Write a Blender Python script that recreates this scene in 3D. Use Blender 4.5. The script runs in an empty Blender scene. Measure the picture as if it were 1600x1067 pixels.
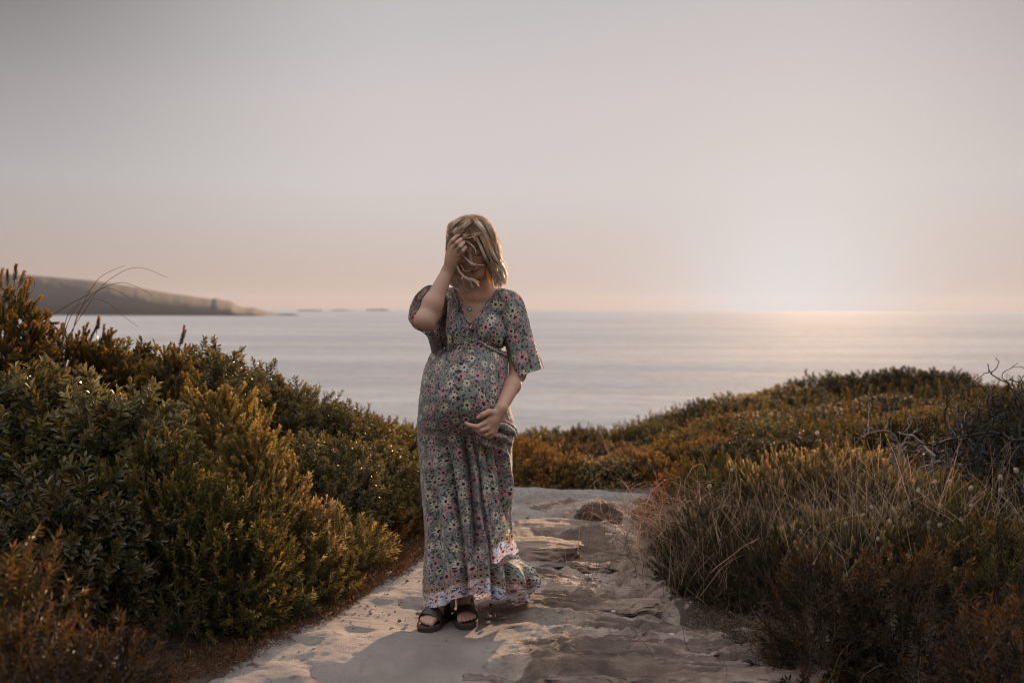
import bpy, math, random
import numpy as np
from mathutils import Matrix, Vector

sc = bpy.context.scene
COL = sc.collection
R = math.radians

# ------------------------------------------------------------------ camera
F = 1556.0                     # focal length in photo pixels (1600 wide), 35 mm on full frame
CAMZ = 1.298
PITCH, ROLL = R(-1.86), R(0.2)
cam_d = bpy.data.cameras.new('camera')
cam = bpy.data.objects.new('camera', cam_d)
COL.objects.link(cam)
CM = Matrix.Translation((0, 0, CAMZ)) @ Matrix.Rotation(R(90) + PITCH, 4, 'X') @ Matrix.Rotation(ROLL, 4, 'Z')
cam.matrix_world = CM
cam_d.lens = 35.01
cam_d.sensor_width = 36
cam_d.clip_start = 0.05
cam_d.clip_end = 200000
cam_d.dof.use_dof = True
cam_d.dof.focus_distance = 4.0
cam_d.dof.aperture_fstop = 2.3
sc.camera = cam
CR = np.array(CM.to_3x3())

# ------------------------------------------------------------------ sky and sun
SUN_AZ, SUN_EL = R(17.5), R(7.5)          # azimuth to the right of +Y
SD = np.array([math.sin(SUN_AZ) * math.cos(SUN_EL), math.cos(SUN_AZ) * math.cos(SUN_EL), math.sin(SUN_EL)])
GLOW_EL = R(1.1)
GLOW_AZ = R(15.8)
GD = (math.sin(GLOW_AZ) * math.cos(GLOW_EL), math.cos(GLOW_AZ) * math.cos(GLOW_EL), math.sin(GLOW_EL))


def s2l(c):
    return tuple((x / 255 / 12.92 if x / 255 <= 0.04045 else ((x / 255 + 0.055) / 1.055) ** 2.4) for x in c)


class N:
    """a small node-tree writer"""
    def __init__(self, tree):
        self.t = tree
    def n(self, typ, **kw):
        nd = self.t.nodes.new(typ)
        for k, v in kw.items():
            setattr(nd, k, v)
        return nd
    def link(self, a, b):
        self.t.links.new(a, b)
    def put(self, sock, v):
        if isinstance(v, bpy.types.NodeSocket):
            self.t.links.new(v, sock)
        elif isinstance(v, (tuple, list)) and len(v) == 3 and sock.type == 'RGBA':
            sock.default_value = (*v, 1)
        else:
            sock.default_value = v
    def m(self, op, a, b=None, c=None, clamp=False):
        nd = self.n('ShaderNodeMath', operation=op, use_clamp=clamp)
        for i, v in enumerate((a, b, c)):
            if v is not None:
                self.put(nd.inputs[i], v)
        return nd.outputs[0]
    def vm(self, op, a, b=None, out=0):
        nd = self.n('ShaderNodeVectorMath', operation=op)
        self.put(nd.inputs[0], a)
        if b is not None:
            self.put(nd.inputs[1], b)
        return nd.outputs[out]
    def scale(self, a, s):
        nd = self.n('ShaderNodeVectorMath', operation='SCALE')
        self.put(nd.inputs[0], a)
        self.put(nd.inputs['Scale'], s)
        return nd.outputs[0]
    def mix(self, f, a, b, mode='MIX'):
        nd = self.n('ShaderNodeMix', data_type='RGBA', blend_type=mode)
        self.put(nd.inputs[0], f)
        self.put(nd.inputs[6], a)
        self.put(nd.inputs[7], b)
        return nd.outputs[2]
    def ramp(self, f, stops, interp='LINEAR'):
        nd = self.n('ShaderNodeValToRGB')
        nd.color_ramp.interpolation = interp
        el = nd.color_ramp.elements
        while len(el) < len(stops):
            el.new(0.5)
        for e, (p, c) in zip(el, stops):
            e.position = p
            e.color = (*c, 1) if len(c) == 3 else c
        self.put(nd.inputs[0], f)
        return nd.outputs[0]
    def noise(self, vec, scale, detail=4, rough=0.55, dist=0.0, out=0):
        nd = self.n('ShaderNodeTexNoise')
        if vec is not None:
            self.put(nd.inputs['Vector'], vec)
        nd.inputs['Scale'].default_value = scale
        nd.inputs['Detail'].default_value = detail
        nd.inputs['Roughness'].default_value = rough
        nd.inputs['Distortion'].default_value = dist
        return nd.outputs[out]
    def sstep(self, v, lo, hi):
        nd = self.n('ShaderNodeMapRange', interpolation_type='SMOOTHSTEP')
        self.put(nd.inputs[0], v)
        nd.inputs[1].default_value = lo
        nd.inputs[2].default_value = hi
        return nd.outputs[0]


w = bpy.data.worlds.new('World')
sc.world = w
w.use_nodes = True
w.node_tree.nodes.clear()
g = N(w.node_tree)
tc = g.n('ShaderNodeTexCoord').outputs['Generated']
d = g.vm('NORMALIZE', tc)
sep = g.n('ShaderNodeSeparateXYZ')
g.put(sep.inputs[0], d)
el = sep.outputs[2]
sky = g.n('ShaderNodeTexSky', sky_type='NISHITA', sun_disc=False, sun_elevation=SUN_EL, sun_rotation=SUN_AZ)
sky.air_density = 1.2
sky.dust_density = 2.0
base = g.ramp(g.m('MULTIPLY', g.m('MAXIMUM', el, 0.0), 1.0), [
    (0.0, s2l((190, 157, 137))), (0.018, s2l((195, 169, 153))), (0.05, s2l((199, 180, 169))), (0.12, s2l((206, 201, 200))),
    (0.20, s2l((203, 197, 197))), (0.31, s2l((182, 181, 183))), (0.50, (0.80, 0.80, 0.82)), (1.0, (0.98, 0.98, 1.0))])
dotp = g.vm('DOT_PRODUCT', d, GD, out=1)
ang = g.m('ARCCOSINE', g.m('MINIMUM', dotp, 1.0))
# lens vignette put into the sky; overhead and behind brightened as added fill
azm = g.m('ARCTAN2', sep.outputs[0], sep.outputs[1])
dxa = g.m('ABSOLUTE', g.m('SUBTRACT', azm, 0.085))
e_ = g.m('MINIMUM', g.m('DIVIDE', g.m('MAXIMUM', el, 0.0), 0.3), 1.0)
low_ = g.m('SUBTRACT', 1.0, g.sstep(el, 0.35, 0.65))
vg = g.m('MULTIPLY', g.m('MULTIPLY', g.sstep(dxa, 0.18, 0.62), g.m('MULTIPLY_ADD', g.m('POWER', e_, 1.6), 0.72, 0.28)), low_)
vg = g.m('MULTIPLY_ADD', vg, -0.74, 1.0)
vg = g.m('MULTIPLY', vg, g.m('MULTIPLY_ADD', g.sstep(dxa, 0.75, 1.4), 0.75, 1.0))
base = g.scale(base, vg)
g1 = g.m('POWER', 2.718, g.m('MULTIPLY', g.m('POWER', g.m('DIVIDE', ang, 0.105), 2.0), -1.0))
g2 = g.m('POWER', 2.718, g.m('MULTIPLY', g.m('DIVIDE', ang, 0.36), -1.0))
base = g.mix(g.m('MULTIPLY', g2, 0.75), base, s2l((208, 198, 197)))
band = g.m('POWER', 2.718, g.m('MULTIPLY', g.m('POWER', g.m('DIVIDE', g.m('ABSOLUTE', el), 0.016), 2.0), -1.0))
base = g.mix(g.m('MULTIPLY', band, g.m('MULTIPLY_ADD', g2, 0.5, 0.08)), base, s2l((212, 172, 146)))
base = g.mix(g.m('MULTIPLY', g1, 0.95), base, s2l((210, 211, 214)))
nis = g.scale(sky.outputs[0], 0.001)
tot = g.mix(1.0, base, nis, 'ADD')
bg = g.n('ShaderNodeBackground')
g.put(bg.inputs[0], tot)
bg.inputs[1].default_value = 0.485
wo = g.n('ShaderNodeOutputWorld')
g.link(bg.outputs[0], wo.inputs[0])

sl = bpy.data.lights.new('sun', 'SUN')
sl.energy = 5.0
sl.angle = R(0.6)
sl.color = (1.0, 0.64, 0.38)
so = bpy.data.objects.new('sun', sl)
COL.objects.link(so)
so.rotation_euler = Vector(SD).to_track_quat('Z', 'Y').to_euler()

sc.view_settings.view_transform = 'Standard'
sc.view_settings.look = 'None'
sc.view_settings.exposure = 1.06
sc.view_settings.gamma = 1.0
sc.render.film_transparent = False
sc.render.engine = 'CYCLES'
sc.cycles.use_denoising = True
sc.cycles.filter_width = 1.1
sc.cycles.max_bounces = 5
sc.cycles.diffuse_bounces = 2
sc.cycles.transparent_max_bounces = 8
sc.cycles.caustics_reflective = False
sc.cycles.caustics_refractive = False


# ------------------------------------------------------------------ helpers
def at(px, py, Y):
    """world point seen at photo pixel (px, py) at distance Y along +Y"""
    d = CR @ np.array([(px - 800) / F, -(py - 533.5) / F, -1.0])
    d = d / d[1]
    return np.array([0, 0, CAMZ]) + d * Y


def lerp(a, b, t):
    return a + (b - a) * t


def sst(x, lo, hi):
    t = np.clip((x - lo) / (hi - lo), 0, 1)
    return t * t * (3 - 2 * t)


def _hash(ix, iy, iz, seed):
    h = (ix.astype(np.int64) * 374761393 + iy.astype(np.int64) * 668265263 + iz.astype(np.int64) * 2147483647 + seed * 1274126177) & 0xffffffff
    h = ((h ^ (h >> 13)) * 1274126177) & 0xffffffff
    return ((h ^ (h >> 16)) & 0xffffff) / float(0xffffff) * 2 - 1


def vnoise(x, y, z=None, seed=0):
    """smooth value noise in -1..1"""
    x, y, z = np.broadcast_arrays(np.asarray(x, float), np.asarray(y, float), np.asarray(0.0 if z is None else z, float))
    ix, iy, iz = np.floor(x), np.floor(y), np.floor(z)
    fx, fy, fz = x - ix, y - iy, z - iz
    fx, fy, fz = (f * f * f * (f * (f * 6 - 15) + 10) for f in (fx, fy, fz))
    out = 0
    for dz in (0, 1):
        wz = fz if dz else 1 - fz
        if not dz and np.all(fz == 0):
            wz = 1.0
        elif dz and np.all(fz == 0):
            continue
        for dy in (0, 1):
            wy = fy if dy else 1 - fy
            for dx in (0, 1):
                wx = fx if dx else 1 - fx
                out = out + wx * wy * wz * _hash(ix + dx, iy + dy, iz + dz, seed)
    return out


def fbm(x, y, z=None, octv=4, seed=0, gain=0.5, lac=2.03):
    a, s, o = 1.0, 0.0, 0.0
    for i in range(octv):
        k = lac ** i
        s = s + a * vnoise(x * k, y * k, None if z is None else z * k, seed + i * 17)
        o += a
        a *= gain
    return s / o


class MB:
    """collects triangles, quads, colours and uvs; builds ONE mesh object"""
    def __init__(self):
        self.v, self.f, self.c, self.uv, self.uv2, self.n = [], [], [], [], [], 0
    def add(self, v, f, col=None, uv=None, uv2=None):
        v = np.asarray(v, float).reshape(-1, 3)
        self.v.append(v)
        for ff in (f if isinstance(f, list) else [f]):
            ff = np.asarray(ff, np.int64)
            if len(ff):
                self.f.append(ff + self.n)
        col = (1, 1, 1) if col is None else col
        self.c.append(np.broadcast_to(np.asarray(col, float), (len(v), 3)))
        self.uv.append(np.zeros((len(v), 2)) if uv is None else np.asarray(uv, float))
        self.uv2.append(np.zeros((len(v), 2)) if uv2 is None else np.asarray(uv2, float))
        self.n += len(v)
        return self
    def mesh(self, name, mats, smooth=True, uvs=False):
        me = bpy.data.meshes.new(name)
        V = np.concatenate(self.v)
        me.vertices.add(len(V))
        me.vertices.foreach_set('co', V.astype(np.float32).ravel())
        tot = np.concatenate([np.full(len(f), f.shape[1]) for f in self.f])
        loops = np.concatenate([f.ravel() for f in self.f])
        start = np.concatenate([[0], np.cumsum(tot)[:-1]])
        me.loops.add(len(loops))
        me.loops.foreach_set('vertex_index', loops.astype(np.int32))
        me.polygons.add(len(tot))
        me.polygons.foreach_set('loop_start', start.astype(np.int32))
        me.polygons.foreach_set('loop_total', tot.astype(np.int32))
        me.polygons.foreach_set('use_smooth', np.full(len(tot), smooth))
        C = np.concatenate(self.c)
        if not (C == 1).all():
            a = me.color_attributes.new('Col', 'FLOAT_COLOR', 'POINT')
            a.data.foreach_set('color', np.concatenate([C, np.ones((len(C), 1))], 1).astype(np.float32).ravel())
        if uvs:
            for nm, src in (('UVMap', self.uv), ('Hem', self.uv2)):
                U = np.concatenate(src)[loops]
                l = me.uv_layers.new(name=nm)
                l.data.foreach_set('uv', U.astype(np.float32).ravel())
        for m in (mats if isinstance(mats, list) else [mats]):
            me.materials.append(m)
        me.update(calc_edges=True)
        me.validate(verbose=False)
        return me
    def build(self, name, mats, parent=None, smooth=True, uvs=False):
        o = bpy.data.objects.new(name, self.mesh(name, mats, smooth, uvs))
        COL.objects.link(o)
        if parent is not None:
            o.parent = parent
        return o


def tag(o, label=None, cat=None, group=None, kind=None):
    for k, v in (('label', label), ('category', cat), ('group', group), ('kind', kind)):
        if v:
            o[k] = v
    return o


def thing(name, label, cat, loc, group=None, rotz=0.0):
    o = bpy.data.objects.new(name, None)
    COL.objects.link(o)
    o.empty_display_size = 0.1
    o.location = [float(x) for x in loc]
    o.rotation_euler = (0, 0, rotz)
    bpy.context.view_layer.update() if False else None
    return tag(o, label, cat, group)


def grid_faces(nu, nv, close_u=False):
    """vertex index = v * nu + u"""
    u = np.arange(nu if close_u else nu - 1)
    v = np.arange(nv - 1)
    U, Vv = np.meshgrid(u, v)
    a = Vv * nu + U
    b = Vv * nu + (U + 1) % nu
    return np.stack([a, b, b + nu, a + nu], -1).reshape(-1, 4)


def tubes(P, Rr, sides=5, cap=False):
    """P (n,m,3) polylines, Rr (n,m) radii -> verts, quads"""
    P = np.asarray(P, float)
    n, m, _ = P.shape
    T = np.empty_like(P)
    T[:, 1:-1] = P[:, 2:] - P[:, :-2]
    T[:, 0] = P[:, 1] - P[:, 0]
    T[:, -1] = P[:, -1] - P[:, -2]
    T /= np.linalg.norm(T, axis=-1, keepdims=True) + 1e-12
    mean = (P[:, -1] - P[:, 0])
    ref = np.where((np.abs(mean[:, 2:3]) > 0.8 * np.linalg.norm(mean, axis=1, keepdims=True)), np.array([[1.0, 0.13, 0]]), np.array([[0.1, 0.07, 1.0]]))
    A = np.cross(T, np.broadcast_to(ref[:, None], T.shape))
    A /= np.linalg.norm(A, axis=-1, keepdims=True) + 1e-12
    B = np.cross(T, A)
    th = np.arange(sides) / sides * 2 * np.pi
    ring = A[:, :, None] * np.cos(th)[None, None, :, None] + B[:, :, None] * np.sin(th)[None, None, :, None]
    V = P[:, :, None] + ring * np.asarray(Rr)[:, :, None, None]
    f = grid_faces(sides, m, True)
    Fc = (f[None] + (np.arange(n) * m * sides)[:, None, None]).reshape(-1, 4)
    return V.reshape(-1, 3), Fc


def catmull(P, n):
    """resample a polyline smoothly to n points"""
    P = np.asarray(P, float)
    if len(P) == 2:
        t = np.linspace(0, 1, n)[:, None]
        return P[0] * (1 - t) + P[1] * t
    seg = np.concatenate([[0], np.cumsum(np.sqrt(np.linalg.norm(np.diff(P[:, :3], axis=0), axis=1)) + 1e-9)])
    seg /= seg[-1]
    Q = np.vstack([2 * P[0] - P[1], P, 2 * P[-1] - P[-2]])
    ts = np.linspace(0, 1, n)
    i = np.clip(np.searchsorted(seg, ts, side='right') - 1, 0, len(P) - 2)
    u = ((ts - seg[i]) / (seg[i + 1] - seg[i]))[:, None]
    p0, p1, p2, p3 = Q[i], Q[i + 1], Q[i + 2], Q[i + 3]
    return 0.5 * (2 * p1 + (p2 - p0) * u + (2 * p0 - 5 * p1 + 4 * p2 - p3) * u ** 2 + (3 * p1 - p0 - 3 * p2 + p3) * u ** 3)


def new_mat(name):
    m = bpy.data.materials.new(name)
    m.use_nodes = True
    m.node_tree.nodes.clear()
    return m, N(m.node_tree)


def finish(g, shader, disp=None):
    o = g.n('ShaderNodeOutputMaterial')
    g.link(shader, o.inputs[0])


def principled(g, color, rough=0.6, normal=None, **kw):
    p = g.n('ShaderNodeBsdfPrincipled')
    g.put(p.inputs['Base Color'], color)
    g.put(p.inputs['Roughness'], rough)
    if normal is not None:
        g.link(normal, p.inputs['Normal'])
    for k, v in kw.items():
        g.put(p.inputs[k.replace('_', ' ')], v)
    return p.outputs[0]


def bump(g, h, strength=0.5, dist=0.01):
    b = g.n('ShaderNodeBump')
    b.inputs['Strength'].default_value = strength
    b.inputs['Distance'].default_value = dist
    g.link(h, b.inputs['Height'])
    return b.outputs[0]


def leaf_material(name, trans=0.35, rough=0.55, spec=0.3):
    m, g = new_mat(name)
    c = g.n('ShaderNodeVertexColor', layer_name='Col').outputs[0]
    p = principled(g, c, rough)
    p.node.inputs['Specular IOR Level'].default_value = spec
    t = g.n('ShaderNodeBsdfTranslucent')
    g.link(g.mix(1.0, c, (1.25, 1.1, 0.75), 'MULTIPLY'), t.inputs[0])
    mx = g.n('ShaderNodeMixShader')
    mx.inputs[0].default_value = trans
    g.link(p, mx.inputs[1])
    g.link(t.outputs[0], mx.inputs[2])
    finish(g, mx.outputs[0])
    return m


def col_material(name, rough=0.8, bumps=None):
    m, g = new_mat(name)
    c = g.n('ShaderNodeVertexColor', layer_name='Col').outputs[0]
    nrm = None
    if bumps:
        oc = g.n('ShaderNodeTexCoord').outputs['Object']
        nrm = bump(g, g.noise(oc, bumps[0], 5), bumps[1], 0.01)
        c = g.mix(1.0, c, g.ramp(g.noise(oc, bumps[0] * 0.6, 4), [(0.3, (0.6, 0.6, 0.6)), (0.7, (1.3, 1.25, 1.2))]), 'MULTIPLY')
    finish(g, principled(g, c, rough, nrm))
    return m


LEAF = leaf_material('leaf')
LEAF_GLOSS = leaf_material('glossy leaf', 0.28, 0.42, 0.45)
DRY = leaf_material('dry stalk', 0.25, 0.7, 0.2)
WOOD = col_material('bark', 0.9, (60, 0.6))


def unit(v):
    return v / (np.linalg.norm(v, axis=-1, keepdims=True) + 1e-12)
# ------------------------------------------------------------------ land
_LY = np.array([-6.0, 2.5, 3.46, 3.9, 4.32, 4.9, 5.36, 6.2, 6.9, 7.3, 9, 14, 30])
_LX = np.array([-1.9, -1.35, -1.06, -.90, -.73, -.58, -.46, -.38, -.30, -.25, -.3, -1, -2])
_RX = np.array([2.2, 1.35, 1.08, .93, .84, .76, .74, .86, .93, .95, .9, 1, 2])


def edge_l(y): return np.interp(y, _LY, _LX)
def edge_r(y): return np.interp(y, _LY, _RX)


def ground_z(x, y):
    """height of the soil"""
    x, y = np.asarray(x, float), np.asarray(y, float)
    dl = edge_l(y) - x
    dr = x - edge_r(y)
    d = np.maximum(y - 7.5, 0)
    fall = -(0.085 * d + 0.0062 * d ** 2)
    fall = np.maximum(fall, -22)
    z = 0.34 * sst(dl, 0.0, 1.7) + 0.20 * sst(dr, 0.0, 1.3) + fall
    z = z + 0.62 * np.exp(-(((x - 5.6) / 3.6) ** 2 + ((y - 13.5) / 4.5) ** 2))
    z = z + 0.25 * np.exp(-(((x + 3.0) / 2.0) ** 2 + ((y - 6.5) / 3.0) ** 2))
    z = z - 0.03 * sst(y, 6.9, 7.5) * (np.abs(x) < 1.4)
    rough = np.clip(np.maximum(dl, dr), 0, 1) + 0.08
    z = z + rough * 0.03 * fbm(x * 1.9, y * 1.9, octv=4, seed=3)
    return z


def axis(pts):
    """non-uniform coordinates: [(from, to, step), ...]"""
    out = [np.arange(a, b, s) for a, b, s in pts]
    return np.concatenate(out + [[pts[-1][1]]])


xs = axis([(-400, -60, 20), (-60, -12, 3), (-12, -3.5, 0.3), (-3.5, 4, 0.05), (4, 14, 0.3), (14, 60, 3), (60, 400, 20)])
ys = axis([(-300, -20, 20), (-20, 2, 1), (2, 8, 0.05), (8, 20, 0.3), (20, 60, 1)])
X, Yg = np.meshgrid(xs, ys)
Z = ground_z(X, Yg) - 0.09 * sst(-np.maximum(edge_l(Yg) - X, X - edge_r(Yg)), 0.05, 0.16) * (1 - sst(Yg, 6.7, 7.2))
mb = MB()
mb.add(np.stack([X, Yg, Z], -1), grid_faces(len(xs), len(ys)))

m, g = new_mat('dark sandy soil')
oc = g.n('ShaderNodeTexCoord').outputs['Object']
n1 = g.noise(oc, 3.0, 6)
n2 = g.noise(oc, 45, 5, 0.7)
c = g.ramp(n1, [(0.3, (0.035, 0.022, 0.012)), (0.5, (0.062, 0.042, 0.030)), (0.7, (0.12, 0.088, 0.068))])
c = g.mix(g.sstep(n2, 0.55, 0.75), c, (0.15, 0.12, 0.10))
finish(g, principled(g, c, 0.95, bump(g, n2, 0.8, 0.02)))
tag(mb.build('ground', m), kind='structure')

# the sandy path: an own sheet whose rims dip into the soil
xs = np.arange(-1.9, 2.1, 0.011)
ys = np.arange(2.9, 7.75, 0.011)
X, Yp = np.meshgrid(xs, ys)


def path_z(x, y):
    x, y = np.asarray(x, float), np.asarray(y, float)
    wob = 0.07 * fbm(x * 2.7, y * 2.7, seed=21) + 0.03 * fbm(x * 11, y * 11, seed=5)
    dl = edge_l(y) - x + wob
    dr = x - edge_r(y) + wob
    dout = np.maximum(dl, dr)
    inside = sst(-dout, -0.05, 0.10)
    z = ground_z(x, y) * (1 - 0.5 * inside) - 0.02 + 0.036 * inside
    # wind-rippled sand on the left, flaky rock on the right
    rk = sst(x + 0.25 * vnoise(x * 1.5, y * 1.5, seed=8) - 0.02 * (y - 4) - 0.05, -0.05, 0.3) * sst(-y, -7.0, -6.3)
    low = 0.018 * fbm(x * 1.3, y * 1.6, seed=31, octv=3)
    led = fbm(x * 1.5 + 0.8 * y, y * 4.2, seed=41, octv=5, gain=0.55)
    steps = np.floor(led * 5) / 5 + sst(led * 5 - np.floor(led * 5), 0.72, 1.0) / 5
    z = z + low + rk * (0.060 * steps + 0.016 * fbm(x * 16, y * 22, seed=51, octv=3)) + (1 - rk) * 0.006 * fbm(x * 6, y * 9, seed=61, octv=4)
    # shallow runnel and a crack
    z = z - 0.05 * np.exp(-((x - (0.55 - 0.25 * (y - 4.6)) - 0.08 * vnoise(y * 2, y * 0, seed=9)) / 0.16) ** 2) * sst(y, 3.6, 4.2) * sst(-y, -6.2, -5.4)
    z = z + 0.0045 * fbm(x * 34, y * 40, seed=63, octv=3) * (.35 + rk) + .004 * np.abs(vnoise(x * 15, y * 21, seed=64))
    rg = 1 - np.abs(fbm(x * 2.3 + 5, y * 3.6, seed=66, octv=4))
    z = z - rk * 0.030 * sst(rg, .93, 1.0) + (1 - rk) * .012 * fbm(x * 3.1, y * 4.3, seed=67, octv=3)
    mound = 0
    for cx_, cy_, ax_, ay_, hh_ in ((.20, 4.30, .42, .17, .022), (.62, 3.98, .35, .12, .02), (.45, 3.62, .75, .18, .03), (.25, 5.45, .38, .30, .03)):
        mound = mound + hh_ * sst(1.3 - ((x - cx_) / ax_) ** 2 - ((y - cy_) / ay_) ** 2 + .5 * fbm(x * 5, y * 8, seed=132, octv=3), 0, .5)
    z = z + mound
    # footprints and dimples
    z = z - 0.012 * sst(vnoise(x * 5, y * 7, seed=77), 0.35, 0.8) * inside
    calm = np.exp(-(((x + .25) / .30) ** 2 + ((y - 4.12) / .32) ** 2) ** 2)      # trodden flat where she stands
    z = z * (1 - calm)
    ey = 7.04 - .24 * np.clip(x, 0, 2) + 0.05 * vnoise(x * 3, y * 0, seed=4) + .03 * vnoise(x * 11, y * 0, seed=44)
    z = np.where(y > ey, z - 0.03 - 0.35 * (y - ey), z)
    return z, rk, inside


Z, RK, INS = path_z(X, Yp)
keep = (INS > 0.0)
mb = MB()
f = grid_faces(len(xs), len(ys))
kf = keep.ravel()[f].any(1)
f = f[kf]
used = np.unique(f)
re = np.full(X.size, -1)
re[used] = np.arange(len(used))
V = np.stack([X, Yp, Z], -1).reshape(-1, 3)[used]
rkc = RK.ravel()[used]
vx, vy = V[:, 0], V[:, 1]
n_ = fbm(vx * 2.6, vy * 4.5, seed=131, octv=5, gain=.6)
dk = sst(n_ + 1.1 * sst(vx, -.12, .15) * sst(-vy, -3.95, -3.72) - .35, 0, .35)
for cx_, cy_, ax_, ay_ in ((.20, 4.30, .42, .17), (.62, 3.98, .35, .12), (.25, 5.45, .38, .30), (.55, 5.15, .30, .12), (.10, 4.75, .18, .16)):
    q_ = ((vx - cx_) / ax_) ** 2 + ((vy - cy_) / ay_) ** 2
    dk = np.maximum(dk, sst(1.25 - q_ + 1.1 * n_, .25, .8))
mb.add(V, re[f], col=np.stack([rkc, dk, rkc * 0], -1))

m, g = new_mat('pale path sand and brown rock')
oc = g.n('ShaderNodeTexCoord').outputs['Object']
vc = g.n('ShaderNodeVertexColor', layer_name='Col').outputs[0]
sp = g.n('ShaderNodeSeparateColor')
g.link(vc, sp.inputs[0])
n1 = g.noise(oc, 2.2, 6, 0.6)
n2 = g.noise(oc, 26, 6, 0.65)
n3 = g.noise(oc, 140, 4, 0.7)
st = g.noise(g.vm('MULTIPLY', oc, (1.0, 3.2, 1.0)), 4.0, 7, 0.65, 0.6)
sand = g.ramp(n1, [(0.30, (0.21, 0.180, 0.162)), (0.5, (0.31, 0.264, 0.238)), (0.68, (0.40, 0.33, 0.29))])
sand = g.mix(g.sstep(n2, 0.52, 0.72), sand, (0.25, 0.22, 0.21))
sand = g.mix(g.m('MULTIPLY', g.sstep(n3, 0.60, 0.72), 0.5), sand, (0.10, 0.07, 0.055))
rock = g.ramp(st, [(0.28, (0.12, 0.083, 0.062)), (0.40, (0.27, 0.200, 0.158)), (0.55, (0.41, 0.32, 0.265)), (0.75, (0.52, 0.43, 0.37))])
rock = g.mix(g.m('MULTIPLY', g.sstep(n2, 0.5, 0.7), 0.6), rock, (0.08, 0.055, 0.045))
blend = g.sstep(g.m('ADD', g.m('ADD', g.m('MULTIPLY', sp.outputs[0], 1.15), g.m('MULTIPLY', g.m('SUBTRACT', n1, 0.5), 1.9)), g.m('MULTIPLY', g.m('SUBTRACT', n2, 0.5), 1.2)), 0.12, 0.75)
c = g.mix(blend, sand, rock)
dkc = g.ramp(st, [(0.3, (0.065, 0.043, 0.032)), (0.5, (0.145, 0.100, 0.076)), (0.72, (0.27, 0.20, 0.162))])
c = g.mix(g.sstep(g.m('ADD', sp.outputs[1], g.m('MULTIPLY', g.m('SUBTRACT', n2, 0.5), 0.9)), 0.25, 0.7), c, dkc)
hh = g.m('ADD', g.m('MULTIPLY', n2, 0.6), g.m('MULTIPLY', n3, 0.6))
hh = g.m('ADD', hh, g.m('MULTIPLY', g.m('MULTIPLY', st, blend), 1.6))
nrm = bump(g, hh, 1.0, 0.03)
finish(g, principled(g, c, 0.95, nrm))
tag(mb.build('path', m), kind='structure')


def path_top(x, y):
    return float(np.maximum(path_z(np.array([x]), np.array([y]))[0], ground_z(np.array([x]), np.array([y])))[0])


# ------------------------------------------------------------------ sea
SEA = -14.0
xs = axis([(-15000, -3000, 3000), (-3000, 3000, 500), (3000, 15000, 3000)])
ys = axis([(25, 400, 25), (400, 4000, 400), (4000, 15000, 1000)])
X, Yq = np.meshgrid(xs, ys)
mb = MB()
mb.add(np.stack([X, Yq, X * 0 + SEA], -1), grid_faces(len(xs), len(ys)))
m, g = new_mat('sea water')
oc = g.n('ShaderNodeTexCoord').outputs['Object']
a = g.vm('MULTIPLY', oc, (0.35, 1.0, 1.0))
w1 = g.noise(a, 0.10, 6, 0.6, 0.3)
w2 = g.noise(a, 0.9, 5, 0.65, 0.2)
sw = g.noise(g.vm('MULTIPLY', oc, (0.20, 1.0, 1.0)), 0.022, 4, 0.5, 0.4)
w3 = g.noise(a, 3.5, 4, 0.6, 0.2)
h = g.m('ADD', g.m('ADD', g.m('ADD', g.m('MULTIPLY', w1, 3.0), g.m('MULTIPLY', w2, 0.9)), g.m('MULTIPLY', w3, 0.25)), g.m('MULTIPLY', sw, 9.0))
nrm = bump(g, h, 1.0, 1.0)
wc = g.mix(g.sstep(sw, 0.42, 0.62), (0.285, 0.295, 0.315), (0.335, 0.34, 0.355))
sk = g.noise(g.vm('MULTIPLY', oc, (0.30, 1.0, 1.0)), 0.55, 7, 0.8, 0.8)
wc = g.mix(g.sstep(sk, 0.35, 0.66), g.scale(wc, 0.84), g.scale(wc, 1.20))  # ripple light and dark painted into the water colour as streaks

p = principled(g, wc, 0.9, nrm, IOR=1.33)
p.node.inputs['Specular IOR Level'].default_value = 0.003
finish(g, p)
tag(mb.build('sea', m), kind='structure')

# ------------------------------------------------------------------ headland across the bay
prof_x = np.array([-420, -250, -100, 0, 60, 150, 215, 250, 300, 330, 338, 350, 362, 370, 385, 400, 410, 420, 432, 445, 462, 470], float)
prof_y = np.array([430, 424, 425, 427, 431, 439, 449, 456, 463, 467, 465.8, 469, 471.5, 477, 481, 481.5, 484, 487.5, 490, 491, 492.5, 496], float)
Y0, Y1 = 1950.0, 2250.0
u = np.linspace(-420, 470, 420)
v = np.linspace(0, 1, 46)
top = np.interp(u, prof_x, prof_y) + 1.0 * fbm(u / 14, u * 0, seed=71, octv=4) * sst(u, 200, 380) + 0.35 * fbm(u / 6, u * 0, seed=72)
U, Vv = np.meshgrid(u, v)
P = np.empty(U.shape + (3,))
# the ridge runs at depth Y1; the foot follows the waterline at Y0; the back falls to the sea
for j, vv in enumerate(v):
    for i, uu in enumerate(u):
        ridge = at(uu, top[i], Y1)
        hgt = max(ridge[2] - SEA, 0.5)
        foot = at(uu, 496, Y0)
        if vv < 0.6:
            t = vv / 0.6
            y = Y0 + (Y1 - Y0) * t
            x = foot[0] + (ridge[0] - foot[0]) * t
            k = t ** 0.45
            z = SEA - 4 + (hgt + 4) * k
            z += hgt * 0.018 * (1 - t) * t * 4 * fbm(uu / 22, vv * 5, seed=81, octv=5)
        else:
            t = (vv - 0.6) / 0.4
            y = Y1 + 500 * t
            x = ridge[0] * (1 + 0.2 * t)
            z = SEA + hgt * (1 - t * t) - 4 * t
        P[j, i] = (x, y, z)
mb = MB()
mb.add(P, grid_faces(len(u), len(v)))
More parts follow.
